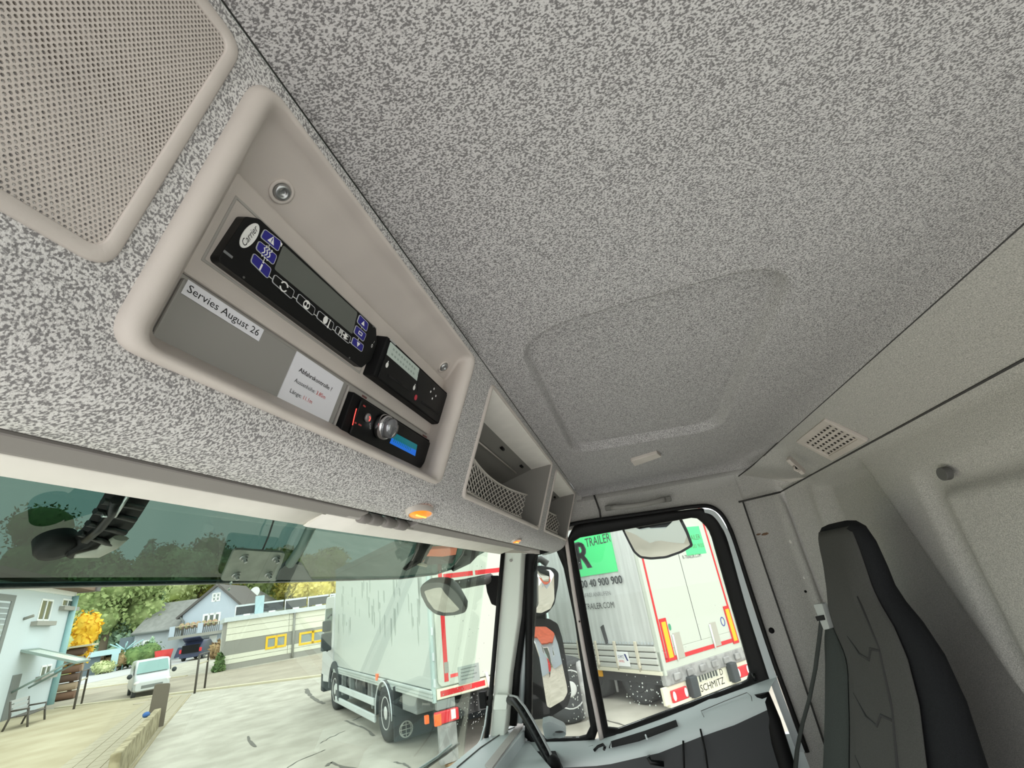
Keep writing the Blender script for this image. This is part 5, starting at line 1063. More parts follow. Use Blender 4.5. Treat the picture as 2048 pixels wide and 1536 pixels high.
# cab of the box truck, just showing ahead of the body
u1_ = uF - .12; u0_ = uF - 1.75
cab = MB().prism(rounded([(u1_, .62), (u1_, 2.95), (u0_ + .35, 2.95), (u0_, 1.75), (u0_ - .04, .55)], .12, 4), FS, -Wd + .1, .0).build('cab_shell', ME['van'], bt, bevel=.03)
MB().prism(rounded([(u1_ - .25, 1.75), (u1_ - .25, 2.6), (u0_ + .40, 2.6), (u0_ + .18, 1.75)], .05, 3), FS, -.01, .008).build('side_window', ME['paned'], bt)
MB().rings([[FS.P(FS.px(668, 1420)[0] + r_ * math.cos(t), rw + r_ * math.sin(t), h) for t in np.linspace(-.3, math.pi, 14)] for r_, h in [(rw + .05, -.3), (rw + .05, .03), (rw + .22, .03), (rw + .22, -.3)]], closed=False, smooth=False).build('front_mudguard', ME['flap'], bt, solid=.02)
MB().box(FS, u0_ - .10, u0_ + .25, .28, .80, -Wd + .1, .0).build('front_bumper', ME['flap'], bt, bevel=.04)
mx = FS.px(653, 1268, .35); mt = MB().box(FS, mx[0] - .09, mx[0] + .09, mx[1] - .42, mx[1] + .02, .22, .48).build('mirror_head', ME['flap'], bt, bevel=.03)
MB().box(FS, mx[0] - .08, mx[0] + .08, mx[1] + .06, mx[1] + .34, .24, .46).build('mirror_head', ME['flap'], bt, bevel=.03)
MB().tube([FS.P(mx[0] + .05, mx[1] + .40, .33), FS.P(u1_ - .5, mx[1] + .48, 0)], .025, 6).build('mirror_arm', ME['flap'], bt); MB().tube([FS.P(mx[0] + .05, mx[1] - .42, .33), FS.P(u1_ - .5, mx[1] - .45, 0)], .025, 6).build('mirror_arm', ME['flap'], bt)
# ================================================================ curtain-sided trailer
P0 = A(10.293, -.1157, GZ); eT = A(.70550533, -.70870462, 0); sT = A(.70870462, .70550533, 0)
FTr = Fr(P0, eT, (0, 0, 1)); FTs = Fr(P0, -sT, (0, 0, 1))
tr = thing('curtain_trailer', 'grey curtain-sided trailer with green print and white rear doors beyond the door window', 'trailer', P0 + eT * 1.25 + sT * 3)
TL, TW, TH = 13.0, 2.5, 4.0; zc = .83
curt = MB(); g = []
for s_ in np.arange(0.06, TL, .12):
    g.append([FTs.P(-s_, z, .012 * math.sin(s_ * 9.5) * (1 if 1.1 < z < 3.6 else .3)) for z in (1.06, 1.12, 1.5, 2.2, 3.0, 3.7, 3.86)])
curt.grid(g); ct_ = curt.build('curtain', ME['curtain'], tr)
MB().box(FTr, .03, TW - .03, 1.0, TH - .15, -TL, -.08).build('load_body', ME['curtain'], tr)
MB().box(FTs, -TL, 0, 3.86, 4.0, -TW, .02).build('roof_rail', ME['alu'], tr, bevel=.02)
for k in range(4): MB().box(FTs, -TL, -.06, .62 + k * .108, .715 + k * .108, -.03, .014 + .012 * (k % 2)).build('side_board', mat('side_board_alu', (196, 198, 190), .5), tr, bevel=.02)
MB().box(FTs, -TL, -.02, .56, .62, -.05, .03).build('side_sill', ME['bumper'], tr)
for k in range(14):
    s_ = .55 + k * .62; MB().box(FTs, -s_ - .05, -s_ + .03, .66, 1.12, .012, .04).build('curtain_buckle', mat('buckle_cream', (206, 200, 180), .6), tr, bevel=.01)
    MB().tube([FTs.P(-s_ - .02, .60, .03), FTs.P(-s_ + .03, .76, .05)], .015, 6).build('buckle_strap', mat('buckle_cream', (206, 200, 180), .6), tr)
for k in range(60): s_ = .1 + k * .09; MB().box(FTs, -s_ - .02, -s_ + .02, 1.07, 1.11, .014, .022).build('curtain_hook', ME['alu'], tr)
lp = FTs.px(1249, 1317); st_ = MB().box(FTs, lp[0] - .17, lp[0] + .17, lp[1] - .13, lp[1] + .13, .03, .042).build('maker_plate', ME['winwhite'], tr)
MB().text('SCHMITZ', FTs, lp[0] - .14, lp[1] + .01, .08, .0435, fit=.17).prism([(lp[0] + .05, lp[1] + .09), (lp[0] + .10, lp[1] + .09), (lp[0] + .15, lp[1] - .03), (lp[0] + .11, lp[1] - .03)], FTs, .042, .044).build('lettering', mat('navy_print', (40, 50, 110), .6), st_)
MB().text('CARGOBULL', FTs, lp[0] - .14, lp[1] - .06, .06, .0435, fit=.17).build('red_lettering', ME['redtape'], st_)
# prints on the curtain
D_ = .032
gb0 = FTs.px(1235, 1137); gtop = 2.4 + .90 + .35
MB().box(FTs, -2.35, gb0[0], 2.44, 3.34, .0, D_ - .004).build('green_print', ME['green'], tr)
MB().text('R', FTs, -1.92, 2.60, .84, D_, sx=1.0).text('R', FTs, -1.88, 2.60, .84, D_, sx=1.0).text('R', FTs, -1.84, 2.60, .84, D_, sx=1.0).text('R', FTs, -1.88, 2.63, .84, D_, sx=1.0).build('lettering', ME['dkprint'], tr)
x0 = FTs.px(1173, 1088)[0]; x1 = FTs.px(1222, 1072)[0]; MB().text('TRAILER', FTs, x0, 3.05, .27, D_, fit=x1 - x0).build('lettering', ME['dkprint'], tr)
x1 = FTs.px(1246, 1160)[0]; MB().text('0800 40 900 900', FTs, x1, 2.20, .23, D_, align='R', fit=1.62).text('0800 40 900 900', FTs, x1 + .012, 2.20, .23, D_, align='R', fit=1.62).build('lettering', ME['dkprint'], tr)
x1 = FTs.px(1222, 1182)[0]; MB().text('KOSTENFREI ANRUFEN', FTs, x1, 2.00, .12, D_, align='R', fit=1.35).build('lettering', mat('grey_print', (128, 130, 128), .7), tr)
x1 = FTs.px(1228, 1200)[0]; MB().text('R-TRAILER.COM', FTs, x1, 1.75, .17, D_, align='R', fit=1.12).build('lettering', ME['dkprint'], tr)
q = FTs.px(1210, 1270); MB().prism([(q[0] - .07, q[1] + .16), (q[0] + .03, q[1] + .2), (q[0] + .08, q[1] - .15), (q[0], q[1] - .17)], FTs, .0, D_).build('repair_patch', ME['dkprint'], tr)
# rear doors
for a_, b_ in ((.05, 1.235), (1.245, TW - .05)):
    dd = MB().box(FTr, a_, b_, .95, TH - .12, -.05, .03).build('rear_door', ME['doorw'], tr, bevel=.01)
MB().box(FTr, 1.233, 1.247, .95, TH - .12, -.02, .028).build('door_joint', ME['chassis'], tr)
for x in (.0, TW - .06): MB().box(FTr, x, x + .06, .55, TH, -.10, .04).build('corner_pillar', ME['doorw'], tr, bevel=.01)
for x in (.10, TW - .15): MB().box(FTr, x, x + .05, .80, TH - .2, .03, .036).build('red_tape', ME['redtape'], tr)
MB().box(FTr, .10, TW - .10, .755, .825, .03, .036).build('red_tape', ME['redtape'], tr)
MB().box(FTr, .0, TW, .62, .95, -.05, .028).build('rear_frame', ME['doorw'], tr, bevel=.01)
MB().box(FTr, .0, TW, .38, .63, -.10, .03).build('dock_beam', ME['gsteel'], tr, bevel=.02)
for k in range(6): MB().box(FTr, .2 + .38 * k, .38 + .38 * k, .44, .56, .03, .075).build('lock_casting', ME['gsteel'], tr, bevel=.02)
for x, ym in ((.17, 1.12), (2.20, 1.08)):
    MB().box(FTr, x, x + .19, ym - .36, ym + .36, .03, .045).build('marker_plate', ME['redtape'], tr); MB().box(FTr, x + .035, x + .155, ym - .31, ym + .30, .045, .049).build('amber_reflector', ME['orange'], tr)
for q4 in ((1355, 1290), (1428, 1268)):
    x, y = FTr.px(*q4); MB().box(FTr, x - .10, x + .10, y - .22, y + .22, .03, .042).build('door_buffer_plate', ME['greyplate'], tr, bevel=.01)
    MB().tube([FTr.P(x - .13, y - .24, .05), FTr.P(x - .12, y + .2, .05)], .018, 6).build('lock_rod', ME['winwhite'], tr)
x, y = FTr.px(1443, 1243); MB().frame(ell(x, y, .07, .09, 20), ell(x, y, .05, .07, 20), FTr, .03, .036).build('round_sticker', mat('blue_ring', (70, 80, 150), .6), tr)
x, y = FTr.px(1337, 1254); MB().prism(ell(x, y, .035, .06, 16), FTr, .03, .036).build('green_sticker', mat('green_sticker_print', (60, 150, 110), .6), tr)
gq = FTr.px(1372, 1044), FTr.px(1400, 1078)
MB().box(FTr, 1.50, 2.18, 2.55, 3.15, .03, .033).build('green_print', ME['green'], tr)
MB().text('TRAILER', FTr, 1.62, 2.86, .16, .035, fit=.5).build('lettering', ME['dkprint'], tr)
x, y = FTr.px(1405, 1090); MB().text('0800 40 900 900', FTr, x, y - .05, .13, .0335, align='R', fit=1.0).build('lettering', ME['dkprint'], tr)
x, y = FTr.px(1399, 1110); MB().text('R-TRAILER.COM', FTr, x, y - .04, .11, .0335, align='R', fit=.62).build('lettering', ME['dkprint'], tr)
# bumper with lamps and plate
by0, by1 = .10, .38
MB().box(FTr, -.12, TW - .0, by0, by1, -.06, .0).build('bumper', ME['bumper'], tr, bevel=.01); MB().box(FTr, -.05, TW, by0 - .03, by0 + .02, -.06, .05).build('bumper_lip', ME['bumper'], tr)
for x in (.52, 1.78): MB().box(FTr, x, x + .20, by0, by1 + .06, 0, .14).build('rubber_buffer', ME['flap'], tr, bevel=.02)
for x in (.05, 2.03):
    l_ = MB().box(FTr, x, x + .42, by0 + .02, by0 + .21, 0, .05).build('tail_lamp', ME['lampred'], tr, bevel=.015)
    for dx in (.02, .34): MB().prism(ell(x + dx + .03, by0 + .12, .04, .075, 14), FTr, .05, .056).build('clear_lens', ME['lampw'], l_)
xa, ya = FTr.px(1384, 1378); xb, yb = FTr.px(1436, 1357)
MB().text('SCHMITZ', FTr, .885, by0 + .02, .165, .003, fit=.74).build('lettering', ME['ink'] if 'ink' in ME else M['ink'], tr)
np_ = MB().box(FTr, .86, 1.52, by0 + .17, by0 + .30, 0, .012).build('number_plate', mat('plate_pale', (206, 206, 190), .6), tr)
for k in range(7): MB().box(FTr, .90 + .085 * k, .955 + .085 * k, by0 + .185 + .01 * (k % 2), by0 + .285, .012, .016).build('plate_mark', mat('smudged_mark', (70, 76, 72), .7), np_)
MB().text('D', FTr, 1.56, by0 + .17, .15, .003).build('lettering', M['ink'], tr)
MB().box(FTs, -TL + 1, -.1, .38, .56, -TW + .1, -.06).build('chassis', ME['chassis'], tr)
for s_ in (.85, 2.15, 3.45): 
    for side in (0, 1):
        c_ = P0 - A(0, 0, 0) + sT * s_ + eT * (.08 if side == 0 else TW - .08) + A(0, 0, .48); wheel(tr, c_, -eT if side == 0 else eT, .48, .38, rim=ME['chassis'])
q = FTs.px(1198, 1347); MB().box(FTs, q[0] - .06, q[0] + .06, q[1] - .06, q[1] + .06, -.06, -.02).build('side_marker', ME['orange'], tr)
MB().tube([FTs.P(-1.5, .56, -.1), FTs.P(-1.5, .16, -.1)], .03, 6).build('stay', ME['gsteel'], tr)
# the tyre standing in front of it
cw_ = gnd(1152, 1448); ax = A(-.92, -.38, 0)
ax = A(-.60, .80, 0) * 1.0
ax = A(-.707, .707, 0)
aw = thing('axle_wheel', 'large truck wheel with silver rim seen through the quarter window', 'wheel', cw_)
wheel(aw, cw_ + A(0, 0, .54), A(-.88, -.47, 0), .54, .34)
wh_f = A(.47, -.88, 0)
xw = cw_[0] - .25
MB().tube([onx(1156, 1322, xw), onx(1166, 1372, xw), onx(1176, 1432, xw)], .06, 8).build('mudguard_stay', ME['gsteel'], aw)
MB().tube([onx(1156, 1322, xw), onx(1140, 1328, xw), onx(1122, 1345, xw)], .05, 8).build('mudguard_stay', ME['chassis'], aw)
# ================================================================ buildings and planting
# white building on the left
fo_ = gnd(94, 1411); fr_d = ray(535, 1256); FA = Fr(fo_, (fr_d[0], fr_d[1], 0), (0, 0, 1))
if FA.w @ fo_ > 0: FA = Fr(fo_, (-fr_d[0], -fr_d[1], 0), (0, 0, 1))
wb = thing('white_building', 'white rendered building with roller shutter at the far left', 'building', FA.o + FA.u * 3)
px = FA.px; cr = px(95, 1411)[0]; eav = px(160, 1187)[1]
if True:
    uc = max(px(94, 1411)[0], px(5, 1462)[0]); sgn = 1
L0_ = [px(0, 1300)[0], px(94, 1411)[0]]
ulo, uhi = min(L0_), max(L0_)
u_corner = px(94, 1411)[0]; u_far = u_corner + (-26 if px(5, 1462)[0] < u_corner else 26)
u_a, u_b = min(u_corner, u_far), max(u_corner, u_far)
MB().box(FA, u_a, u_b, -.1, eav, -7, 0).build('facade', ME['render_'], wb)
MB().box(FA, u_a - .0, u_b + .35, eav, eav + .25, -7.3, .9).build('eaves', ME['brown'], wb)
MB().box(FA, u_b + .2, u_b + .9, eav, eav + .3, -7.3, 1.0).build('eaves_end', ME['roofedge'], wb)
MB().box(FA, u_a - .0, u_b + .15, eav - .22, eav, -.02, .10).build('fascia_board', ME['winwhite'], wb)
MB().tube([FA.P(u_corner, 0, .12), FA.P(u_corner, eav - .2, .12)], .16, 8).build('downpipe', ME['gutter'], wb)
# shutter
x0, x1, y0, y1 = None, None, None, None
sh = [px(-60, 1200), px(34, 1196), px(0, 1305)]
su = px(33, 1196); sl_ = px(3, 1285)
sx1 = (su[0] + sl_[0]) / 2; sgx = -1 if u_far < u_corner else 1
shut = MB().frame(rrect(min(sx1, sx1 + sgx * 7), -.05, max(sx1, sx1 + sgx * 7), su[1] + .1), rrect(min(sx1, sx1 + sgx * 7) + .35, -.04, max(sx1, sx1 + sgx * 7) - .35, su[1] - .15), FA, -.1, .03).build('shutter_door', ME['door'], wb)
for k in range(22):
    z0 = .05 + k * (su[1] - .25) / 22; MB().box(FA, min(sx1, sx1 + sgx * 7) + .35, max(sx1, sx1 + sgx * 7) - .35, z0, z0 + (su[1] - .25) / 22 - .04, -.08, .0).build('shutter_slat', ME['shutter'], shut)
window(wb, FA, [(84, 1199), (108, 1198), (95, 1241), (71, 1244)], mull=1, pane=ME['paned'], fw=.09)
window(wb, FA, [(125, 1199), (147, 1198), (143, 1214), (121, 1215)], mull=1, pane=ME['paned'], fw=.08)
window(wb, FA, [(83, 1333), (104, 1326), (97, 1352), (76, 1359)], mull=1, pane=ME['paned'], fw=.09)
for q4 in [((60, 1251), (102, 1243)), ((117, 1219), (149, 1215)), ((70, 1360), (104, 1348))]:
    a_, b_ = px(*q4[0]), px(*q4[1]); z_ = (a_[1] + b_[1]) / 2; MB().box(FA, min(a_[0], b_[0]), max(a_[0], b_[0]), z_ - .12, z_ + .08, -.02, .25).build('window_sill', ME['plinth'], wb)
a_, b_ = px(20, 1352), px(45, 1340); q_ = px(1, 1460); d0 = px(14, 1420)
dx0, dx1 = px(24, 1355)[0], px(44, 1340)[0]; MB().box(FA, min(dx0, dx1), max(dx0, dx1), .0, px(30, 1350)[1], -.05, .05).build('entrance_door', ME['door'], wb)
q = px(47, 1238); MB().tube([FA.P(q[0], q[1], 0), FA.P(q[0], q[1] + .1, .35)], .07, 6).build('wall_lamp', ME['greyband'], wb)
a_, b_ = px(36, 1305), px(76, 1295)
cz = px(55, 1300)[1]; cu0, cu1 = min(px(40, 1305)[0], px(76, 1297)[0]), max(px(40, 1305)[0], px(76, 1297)[0])
cp = MB(); can = MB().frame([(cu0, 0), (cu1, 0), (cu1, 2.4), (cu0, 2.4)], [(cu0 + .15, .15), (cu1 - .15, .15), (cu1 - .15, 2.25), (cu0 + .15, 2.25)], Fr(FA.P(0, cz, 0), FA.u, FA.w * .93 - A(0, 0, .37)), -.05, .05).build('door_canopy', ME['canopyf'], wb)
fc = Fr(FA.P(0, cz, 0), FA.u, FA.w * .93 - A(0, 0, .37))
for k in range(5): t = cu0 + (cu1 - cu0) * k / 5; MB().box(fc, t + .04, t + (cu1 - cu0) / 5 - .04, .1, 2.3, -.02, .02).build('canopy_pane', ME['canopy'], can)
for t in (cu0 + .1, cu1 - .1): MB().tube([FA.P(t, cz - 1.7, .05), FA.P(t, cz - .8, 1.9)], .05, 6).build('canopy_strut', ME['canopyf'], can)
# bench
bo = gnd(52, 1452); bf = Fr(bo, FA.u, FA.w); bf = Fr(bo, FA.u, (0, 0, 1))
bn = thing('garden_bench', 'dark metal garden bench standing in front of the white building', 'bench', bo)
for k in range(3): MB().box(bf, -.85, .85, .42, .46, -.28 + .19 * k, -.12 + .19 * k).build('seat_slat', ME['railm'], bn)
for k in range(3): MB().box(bf, -.85, .85, .58 + .16 * k, .70 + .16 * k, -.36 - .03 * k, -.33 - .03 * k).build('back_slat', mat('bench_back', (176, 178, 176), .6), bn)
for x in (-.85, .85):
    MB().tube([bf.P(x, 0, .30), bf.P(x, .44, .22), bf.P(x, .66, .22), bf.P(x, .66, -.30)], .035, 6).build('leg', ME['railm'], bn); MB().tube([bf.P(x, 0, -.42), bf.P(x, .44, -.30), bf.P(x, 1.0, -.40)], .035, 6).build('leg', ME['railm'], bn)
# railings
for pa, pb_, lab in [((147, 1420), (162, 1411), 'dark metal hoop railing at the forecourt edge left of the white van'), ((389, 1387), (409, 1377), 'dark metal hoop railing right of the white van')]:
    a_, b_ = gnd(*pa), gnd(*pb_); t = thing('hoop_railing', lab, 'railing', (a_ + b_) / 2)
    hh = 1.55; MB().tube([a_, a_ + A(0, 0, hh), b_ + A(0, 0, hh), b_], .045, 6).build('hoop', ME['railm'], t); MB().tube([a_ + A(0, 0, hh * .75), b_ + A(0, 0, hh * .75)], .03, 6).build('cross_bar', ME['kerb'], t)
# white van, three-quarter front view
vo = gnd(297, 1391); fd = A(-.82, -.57, 0); fd = A(-.60, -.80, 0); sd = A(fd[1], -fd[0], 0)
sd = -sd if sd @ A(1, -1, 0) < 0 else sd
FVn = Fr(vo, fd, (0, 0, 1))
vn_ = thing('white_van', 'white delivery van driving along the road towards the yard', 'van', vo)
def vloop(x, hw, z0, z1, r=.16): return [vo + fd * x + sd * a + A(0, 0, b) for a, b in rounded([(-hw, z0), (hw, z0), (hw * .93, z1), (-hw * .93, z1)], r, 4)]
MB().rings([vloop(-4.0, .86, .35, 1.75), vloop(-3.9, .90, .32, 1.85), vloop(-.75, .90, .32, 1.88), vloop(-.45, .90, .32, 1.80), vloop(.28, .90, .32, 1.16), vloop(.95, .86, .34, .98), vloop(1.12, .78, .38, .80)], cap0=True, cap1=True).build('body', ME['van'], vn_, bevel=.02)
ws_ = [vo + fd * x + sd * a + A(0, 0, z) for x, a, z in [(.27, -.78, 1.20), (.27, .78, 1.20), (-.40, .70, 1.78), (-.40, -.70, 1.78)]]; off = (fd * .7 + A(0, 0, .75)) * .04
MB().add([p + off for p in ws_], [(0, 1, 2, 3)]).build('windscreen', ME['vglass'], vn_)
for s_ in (1, -1):
    MB().add([vo + fd * x + sd * s_ * a + A(0, 0, z) for x, a, z in [(.05, .92, 1.15), (-.95, .92, 1.15), (-.95, .88, 1.68), (-.45, .88, 1.68)]], [(0, 1, 2, 3)]).build('side_window', ME['paned'], vn_)
    MB().ball(vo + fd * .15 + sd * s_ * 1.06 + A(0, 0, 1.15), (.14, .12, .13), 8, 6).build('mirror', ME['flap'], vn_)
    MB().ball(vo + fd * .98 + sd * s_ * .66 + A(0, 0, .78), (.14, .22, .11), 8, 6, Fr((0, 0, 0), fd, sd)).build('headlamp', ME['lampw'], vn_)
    for x in (.45, -2.9): wheel(vn_, vo + fd * x + sd * s_ * .86 + A(0, 0, .32), sd * s_, .32, .2)
MB().box(Fr(vo, sd, (0, 0, 1)), -.5, .5, .48, .64, -1.2, 1.13).build('front_grille', ME['door'], vn_)
vn_.scale = (.84, .84, .84)
# flat-roofed hall with yellow windows
FB2 = vplane((444, 1342), (655, 1303))
hl = thing('flat_roof_hall', 'long cream flat-roofed hall with grey band and yellow windows', 'building', FB2.o)
q = FB2.px
us = sorted([q(444, 1342)[0], q(655, 1303)[0]]); ua = us[0]; ub = us[1] + 9
if q(444, 1342)[0] > q(655, 1303)[0]: ua, ub = us[0] - 9, us[1]
zt = q(450, 1245)[1]; bands = [0, q(443, 1331)[1], q(446, 1312)[1], q(447, 1284)[1], zt]
nm_ = [('plinth', 'plinth'), ('cladding_panel', 'cream'), ('grey_band', 'greyband'), ('cladding_panel', 'cream')]
for k in range(4):
    if nm_[k][0] != 'cladding_panel' : MB().box(FB2, ua, ub, bands[k], bands[k + 1], -8, 0).build(nm_[k][0], ME[nm_[k][1]], hl)
    else:
        n_ = 2 if k == 1 else 3; hgt = (bands[k + 1] - bands[k]) / n_
        MB().box(FB2, ua, ub, bands[k], bands[k + 1], -8, -.02).build('wall_core', ME['plinth'], hl)
        for j in range(n_):
            for sgm in range(4): a0_ = ua + (ub - ua) * sgm / 4; MB().box(FB2, a0_ + .015, a0_ + (ub - ua) / 4 - .015, bands[k] + hgt * j + .012, bands[k] + hgt * (j + 1) - .012, -.05, .02).build('cladding_panel', ME['cream'], hl)
MB().box(FB2, ua - .2, ub, zt, zt + .28, -8.2, .2).build('roof_edge', ME['alu'], hl)
for q4 in ([(534, 1273), (575, 1267), (571, 1293), (528, 1300)], [(600, 1264), (655, 1258), (650, 1284), (596, 1290)]): window(hl, FB2, q4, ME['yellow'], ME['pane'], 1, .14, .05)
u_ = (q(590, 1232)[0] + q(583, 1308)[0]) / 2; MB().tube([FB2.P(u_, 0, .1), FB2.P(u_, zt, .1)], .09, 6).build('downpipe', ME['greyband'], hl)
# roof solar row
zs_ = zt + .3
u0_ = q(472, 1232)[0]
sgn = 1 if q(655, 1303)[0] > q(444, 1342)[0] else -1
for k in range(9):
    a0_ = u0_ + sgn * k * 1.62; lo, hi_ = sorted((a0_, a0_ + sgn * 1.5))
    t = MB().box(FB2, lo, hi_, zs_ + .08, zs_ + .62, -1.3, -1.2).build('solar_panel', ME['panel'], hl); MB().box(FB2, lo, hi_, zs_ + .62, zs_ + .74, -1.5, -1.15).build('panel_rail', ME['alu'], t); MB().tube([FB2.P(lo, zs_, -1.1), FB2.P(lo, zs_ + .66, -1.15)], .03, 5).build('panel_post', ME['winwhite'], t)
    MB().box(FB2, lo + .5, lo + .9, zt + .28, zt + .38, -1.0, -.6).build('ballast_block', ME['winwhite'], hl)
a_ = FB2.px(518, 1222, -1.0); MB().box(FB2, a_[0] - .28, a_[0] + .28, zt + .2, zt + 1.5, -1.4, -.9).build('roof_flue', ME['bluebox'], hl)
MB().box(FB2, ua, ub, 0, zt - .5, -8, -7).build('rear_wall', ME['cream'], hl)
# grey house with gable, balcony and garage
FHs = vplane((352, 1318), (430, 1306))
hs = thing('gabled_house', 'pale grey gabled house with balcony above an open garage', 'house', FHs.o)
q = FHs.px
ap_ = q(437, 1172); el_ = q(366, 1229); er_ = q(482, 1215); gl0 = q(360, 1320)[0]; gr0 = q(480, 1290)[0]
MB().prism([(el_[0], 0), (er_[0] + 1.5, 0), (er_[0] + .3, er_[1]), ap_, (el_[0], el_[1])] if True else [], FHs, -9, 0).build('gable_wall', ME['pale'], hs)
for a_, b_ in ((ap_, (el_[0] - .5, el_[1] - .5)), (ap_, (er_[0] + .8, er_[1] - .5))):
    n_ = A(-(b_[1] - a_[1]), b_[0] - a_[0]); n_ = n_ / np.linalg.norm(n_) * .25; n_ = n_ if n_[1] > 0 else -n_
    MB().prism([tuple(A(*a_)), tuple(A(*b_)), tuple(A(*b_) + n_), tuple(A(*a_) + n_ * 1.2)], FHs, -9.3, .4).build('roof_slope', ME['roofedge'], hs)
window(hs, FHs, [(425, 1187), (442, 1184), (440, 1202), (423, 1204)], mull=1, fw=.16, bar=True)
window(hs, FHs, [(407, 1228), (443, 1224), (438, 1250), (403, 1252)], mull=2, fw=.22, pane=ME['paned'])
bz = q(400, 1266)[1]; bl0, bl1 = q(354, 1268)[0], q(443, 1260)[0]
bl0, bl1 = min(bl0, bl1), max(bl0, bl1) + .4
MB().box(FHs, bl0, bl1, bz - .35, bz, -1, 2.0).build('balcony_slab', ME['plinth'], hs)
bal = MB().box(FHs, bl0, bl1, bz + 1.0, bz + 1.08, 1.9, 2.0).build('balcony_rail', ME['kerb'], hs)
for k in range(26): x = bl0 + (bl1 - bl0) * k / 25; MB().box(FHs, x - .03, x + .03, bz, bz + 1.0, 1.92, 1.98).build('baluster', ME['railm'], bal)
for x in (bl0 + .3, bl0 + (bl1 - bl0) * .62): MB().box(FHs, x - .3, x + .3, bz, bz + 1.15, 1.85, 2.05).build('balcony_panel', ME['pale'], bal)
fo = mat('balcony_flowers', (150, 150, 110), .9, col2=(190, 150, 130), gscale=3); 
for k in range(7): x = bl0 + 1.2 + k * .62; MB().ball(FHs.P(x, bz + 1.0, 1.7), (.35, .35, .4), 7, 5).build('balcony_plant', fo, bal)
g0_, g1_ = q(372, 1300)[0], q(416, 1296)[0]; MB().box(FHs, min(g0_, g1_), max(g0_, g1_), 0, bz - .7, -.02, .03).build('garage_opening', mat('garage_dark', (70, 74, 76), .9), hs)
MB().box(FHs, max(g0_, g1_) + .05, max(g0_, g1_) + .9, 0, bz - .5, 0, .1).build('garage_pillar', ME['winwhite'], hs)
# main wing with big slate roof
rq = [(297, 1207), (397, 1198), (352, 1262), (262, 1270)]
ry0, ry1 = q(262, 1270)[1], q(297, 1207)[1]; ru0 = q(263, 1270)[0]; ru1 = q(366, 1230)[0] + .3; rr0 = q(297, 1207)[0]
MB().prism([(ru0, 0), (ru1, 0), (ru1, ry0), (ru0, ry0)], FHs, -8, -.8).build('wing_wall', ME['lean'], hs)
MB().add([FHs.P(ru0 - .2, ry0, -.3), FHs.P(ru1, ry0, -.3), FHs.P(ru1 + .4, ry1, -4.5), FHs.P(rr0 - .8, ry1, -4.5), FHs.P(ru0 - .2, ry0, -8.5)], [(0, 1, 2, 3), (0, 3, 4)]).build('slate_roof', ME['slate'], hs, solid=.2)
MB().tube([FHs.P(ru0 - .2, ry0, -.2), FHs.P(ru1, ry0, -.2)], .13, 6).build('gutter', ME['door'], hs)
window(hs, Fr(FHs.P(0, 0, -.8), FHs.u, FHs.v), [(287, 1281), (304, 1279), (300, 1298), (284, 1300)], mull=0, fw=.2, bar=True, pane=ME['paned'])
se = [q(229, 1275), q(268, 1272)]; MB().box(FHs, se[0][0], se[1][0], 0, q(235, 1277)[1], -6, -1.2).build('side_extension', ME['shed'], hs)
MB().tube([FHs.P(q(366, 1230)[0] - .2, el_[1] - .3, .2), FHs.P(q(366, 1230)[0] + .3, el_[1] - .9, .2), FHs.P(q(366, 1230)[0] + .3, bz, .2)], .12, 6).build('downpipe', ME['door'], hs)
# second roof behind, and dish
F2 = Fr(FHs.P(0, 0, -14), FHs.u, FHs.v); q2 = F2.px
h2 = thing('far_house', 'grey slate-roofed house behind the gabled house', 'house', F2.P(q2(500, 1210)[0], 0, 0))
MB().prism([q2(468, 1226), q2(540, 1224), q2(522, 1200), q2(488, 1180)], F2, -8, 0).build('slate_roof', ME['slate'], h2); MB().box(F2, q2(472, 1226)[0], q2(552, 1226)[0], 0, q2(500, 1222)[1], -8, -.2).build('house_wall', ME['lean'], h2); MB().box(F2, q2(530, 1218)[0], q2(553, 1202)[0], 0, q2(540, 1202)[1], -7, -.5).build('rear_wing', ME['slate'], h2)
dq = F2.px(510, 1184, .4); ds = thing('satellite_dish', 'white satellite dish above the far slate roof', 'dish', F2.P(dq[0], dq[1] - 1, .3)); MB().lathe([(.75, .1), (.76, .12), (.55, .02), (.25, -.06), (.001, -.08)], Fr(F2.P(dq[0], dq[1], .4), F2.u + F2.v * .1, F2.v), 20).build('reflector', ME['winwhite'], ds); MB().tube([F2.P(dq[0], dq[1], .3), F2.P(dq[0], dq[1] - 2.2, -.2)], .07, 6).build('mast', ME['greyband'], ds)
# car in the garage with open tailgate
co = gnd(378, 1322); fdc = -FHs.w; sdc = FHs.u
cr_ = thing('blue_car', 'dark blue hatchback with raised tailgate in front of the garage', 'car', co)
def cl(x, hw, z0, z1, r=.2): return [co + fdc * x + sdc * a + A(0, 0, b) for a, b in rounded([(-hw, z0), (hw, z0), (hw * .84, z1), (-hw * .84, z1)], r, 4)]
MB().rings([cl(0, 1.0, .35, 1.0), cl(.1, 1.1, .3, 1.15), cl(.6, 1.12, .3, 1.75), cl(2.4, 1.1, .3, 1.85), cl(3.6, 1.05, .3, 1.2), cl(4.7, .9, .35, .85)], cap0=True, cap1=True).build('body', ME['carblue'], cr_)
MB().box(Fr(co, sdc, (0, 0, 1)), -.8, .8, .75, 1.5, -.25, .12).build('boot_opening', M['blackm'], cr_)
MB().prism(rounded([(-.95, 0), (.95, 0), (.85, 1.0), (-.85, 1.0)], .15, 4), Fr(co + fdc * .7 + A(0, 0, 1.8), sdc, -fdc * .9 + A(0, 0, .42)), -.06, .06).build('tailgate', ME['carblue'], cr_, bevel=.03)
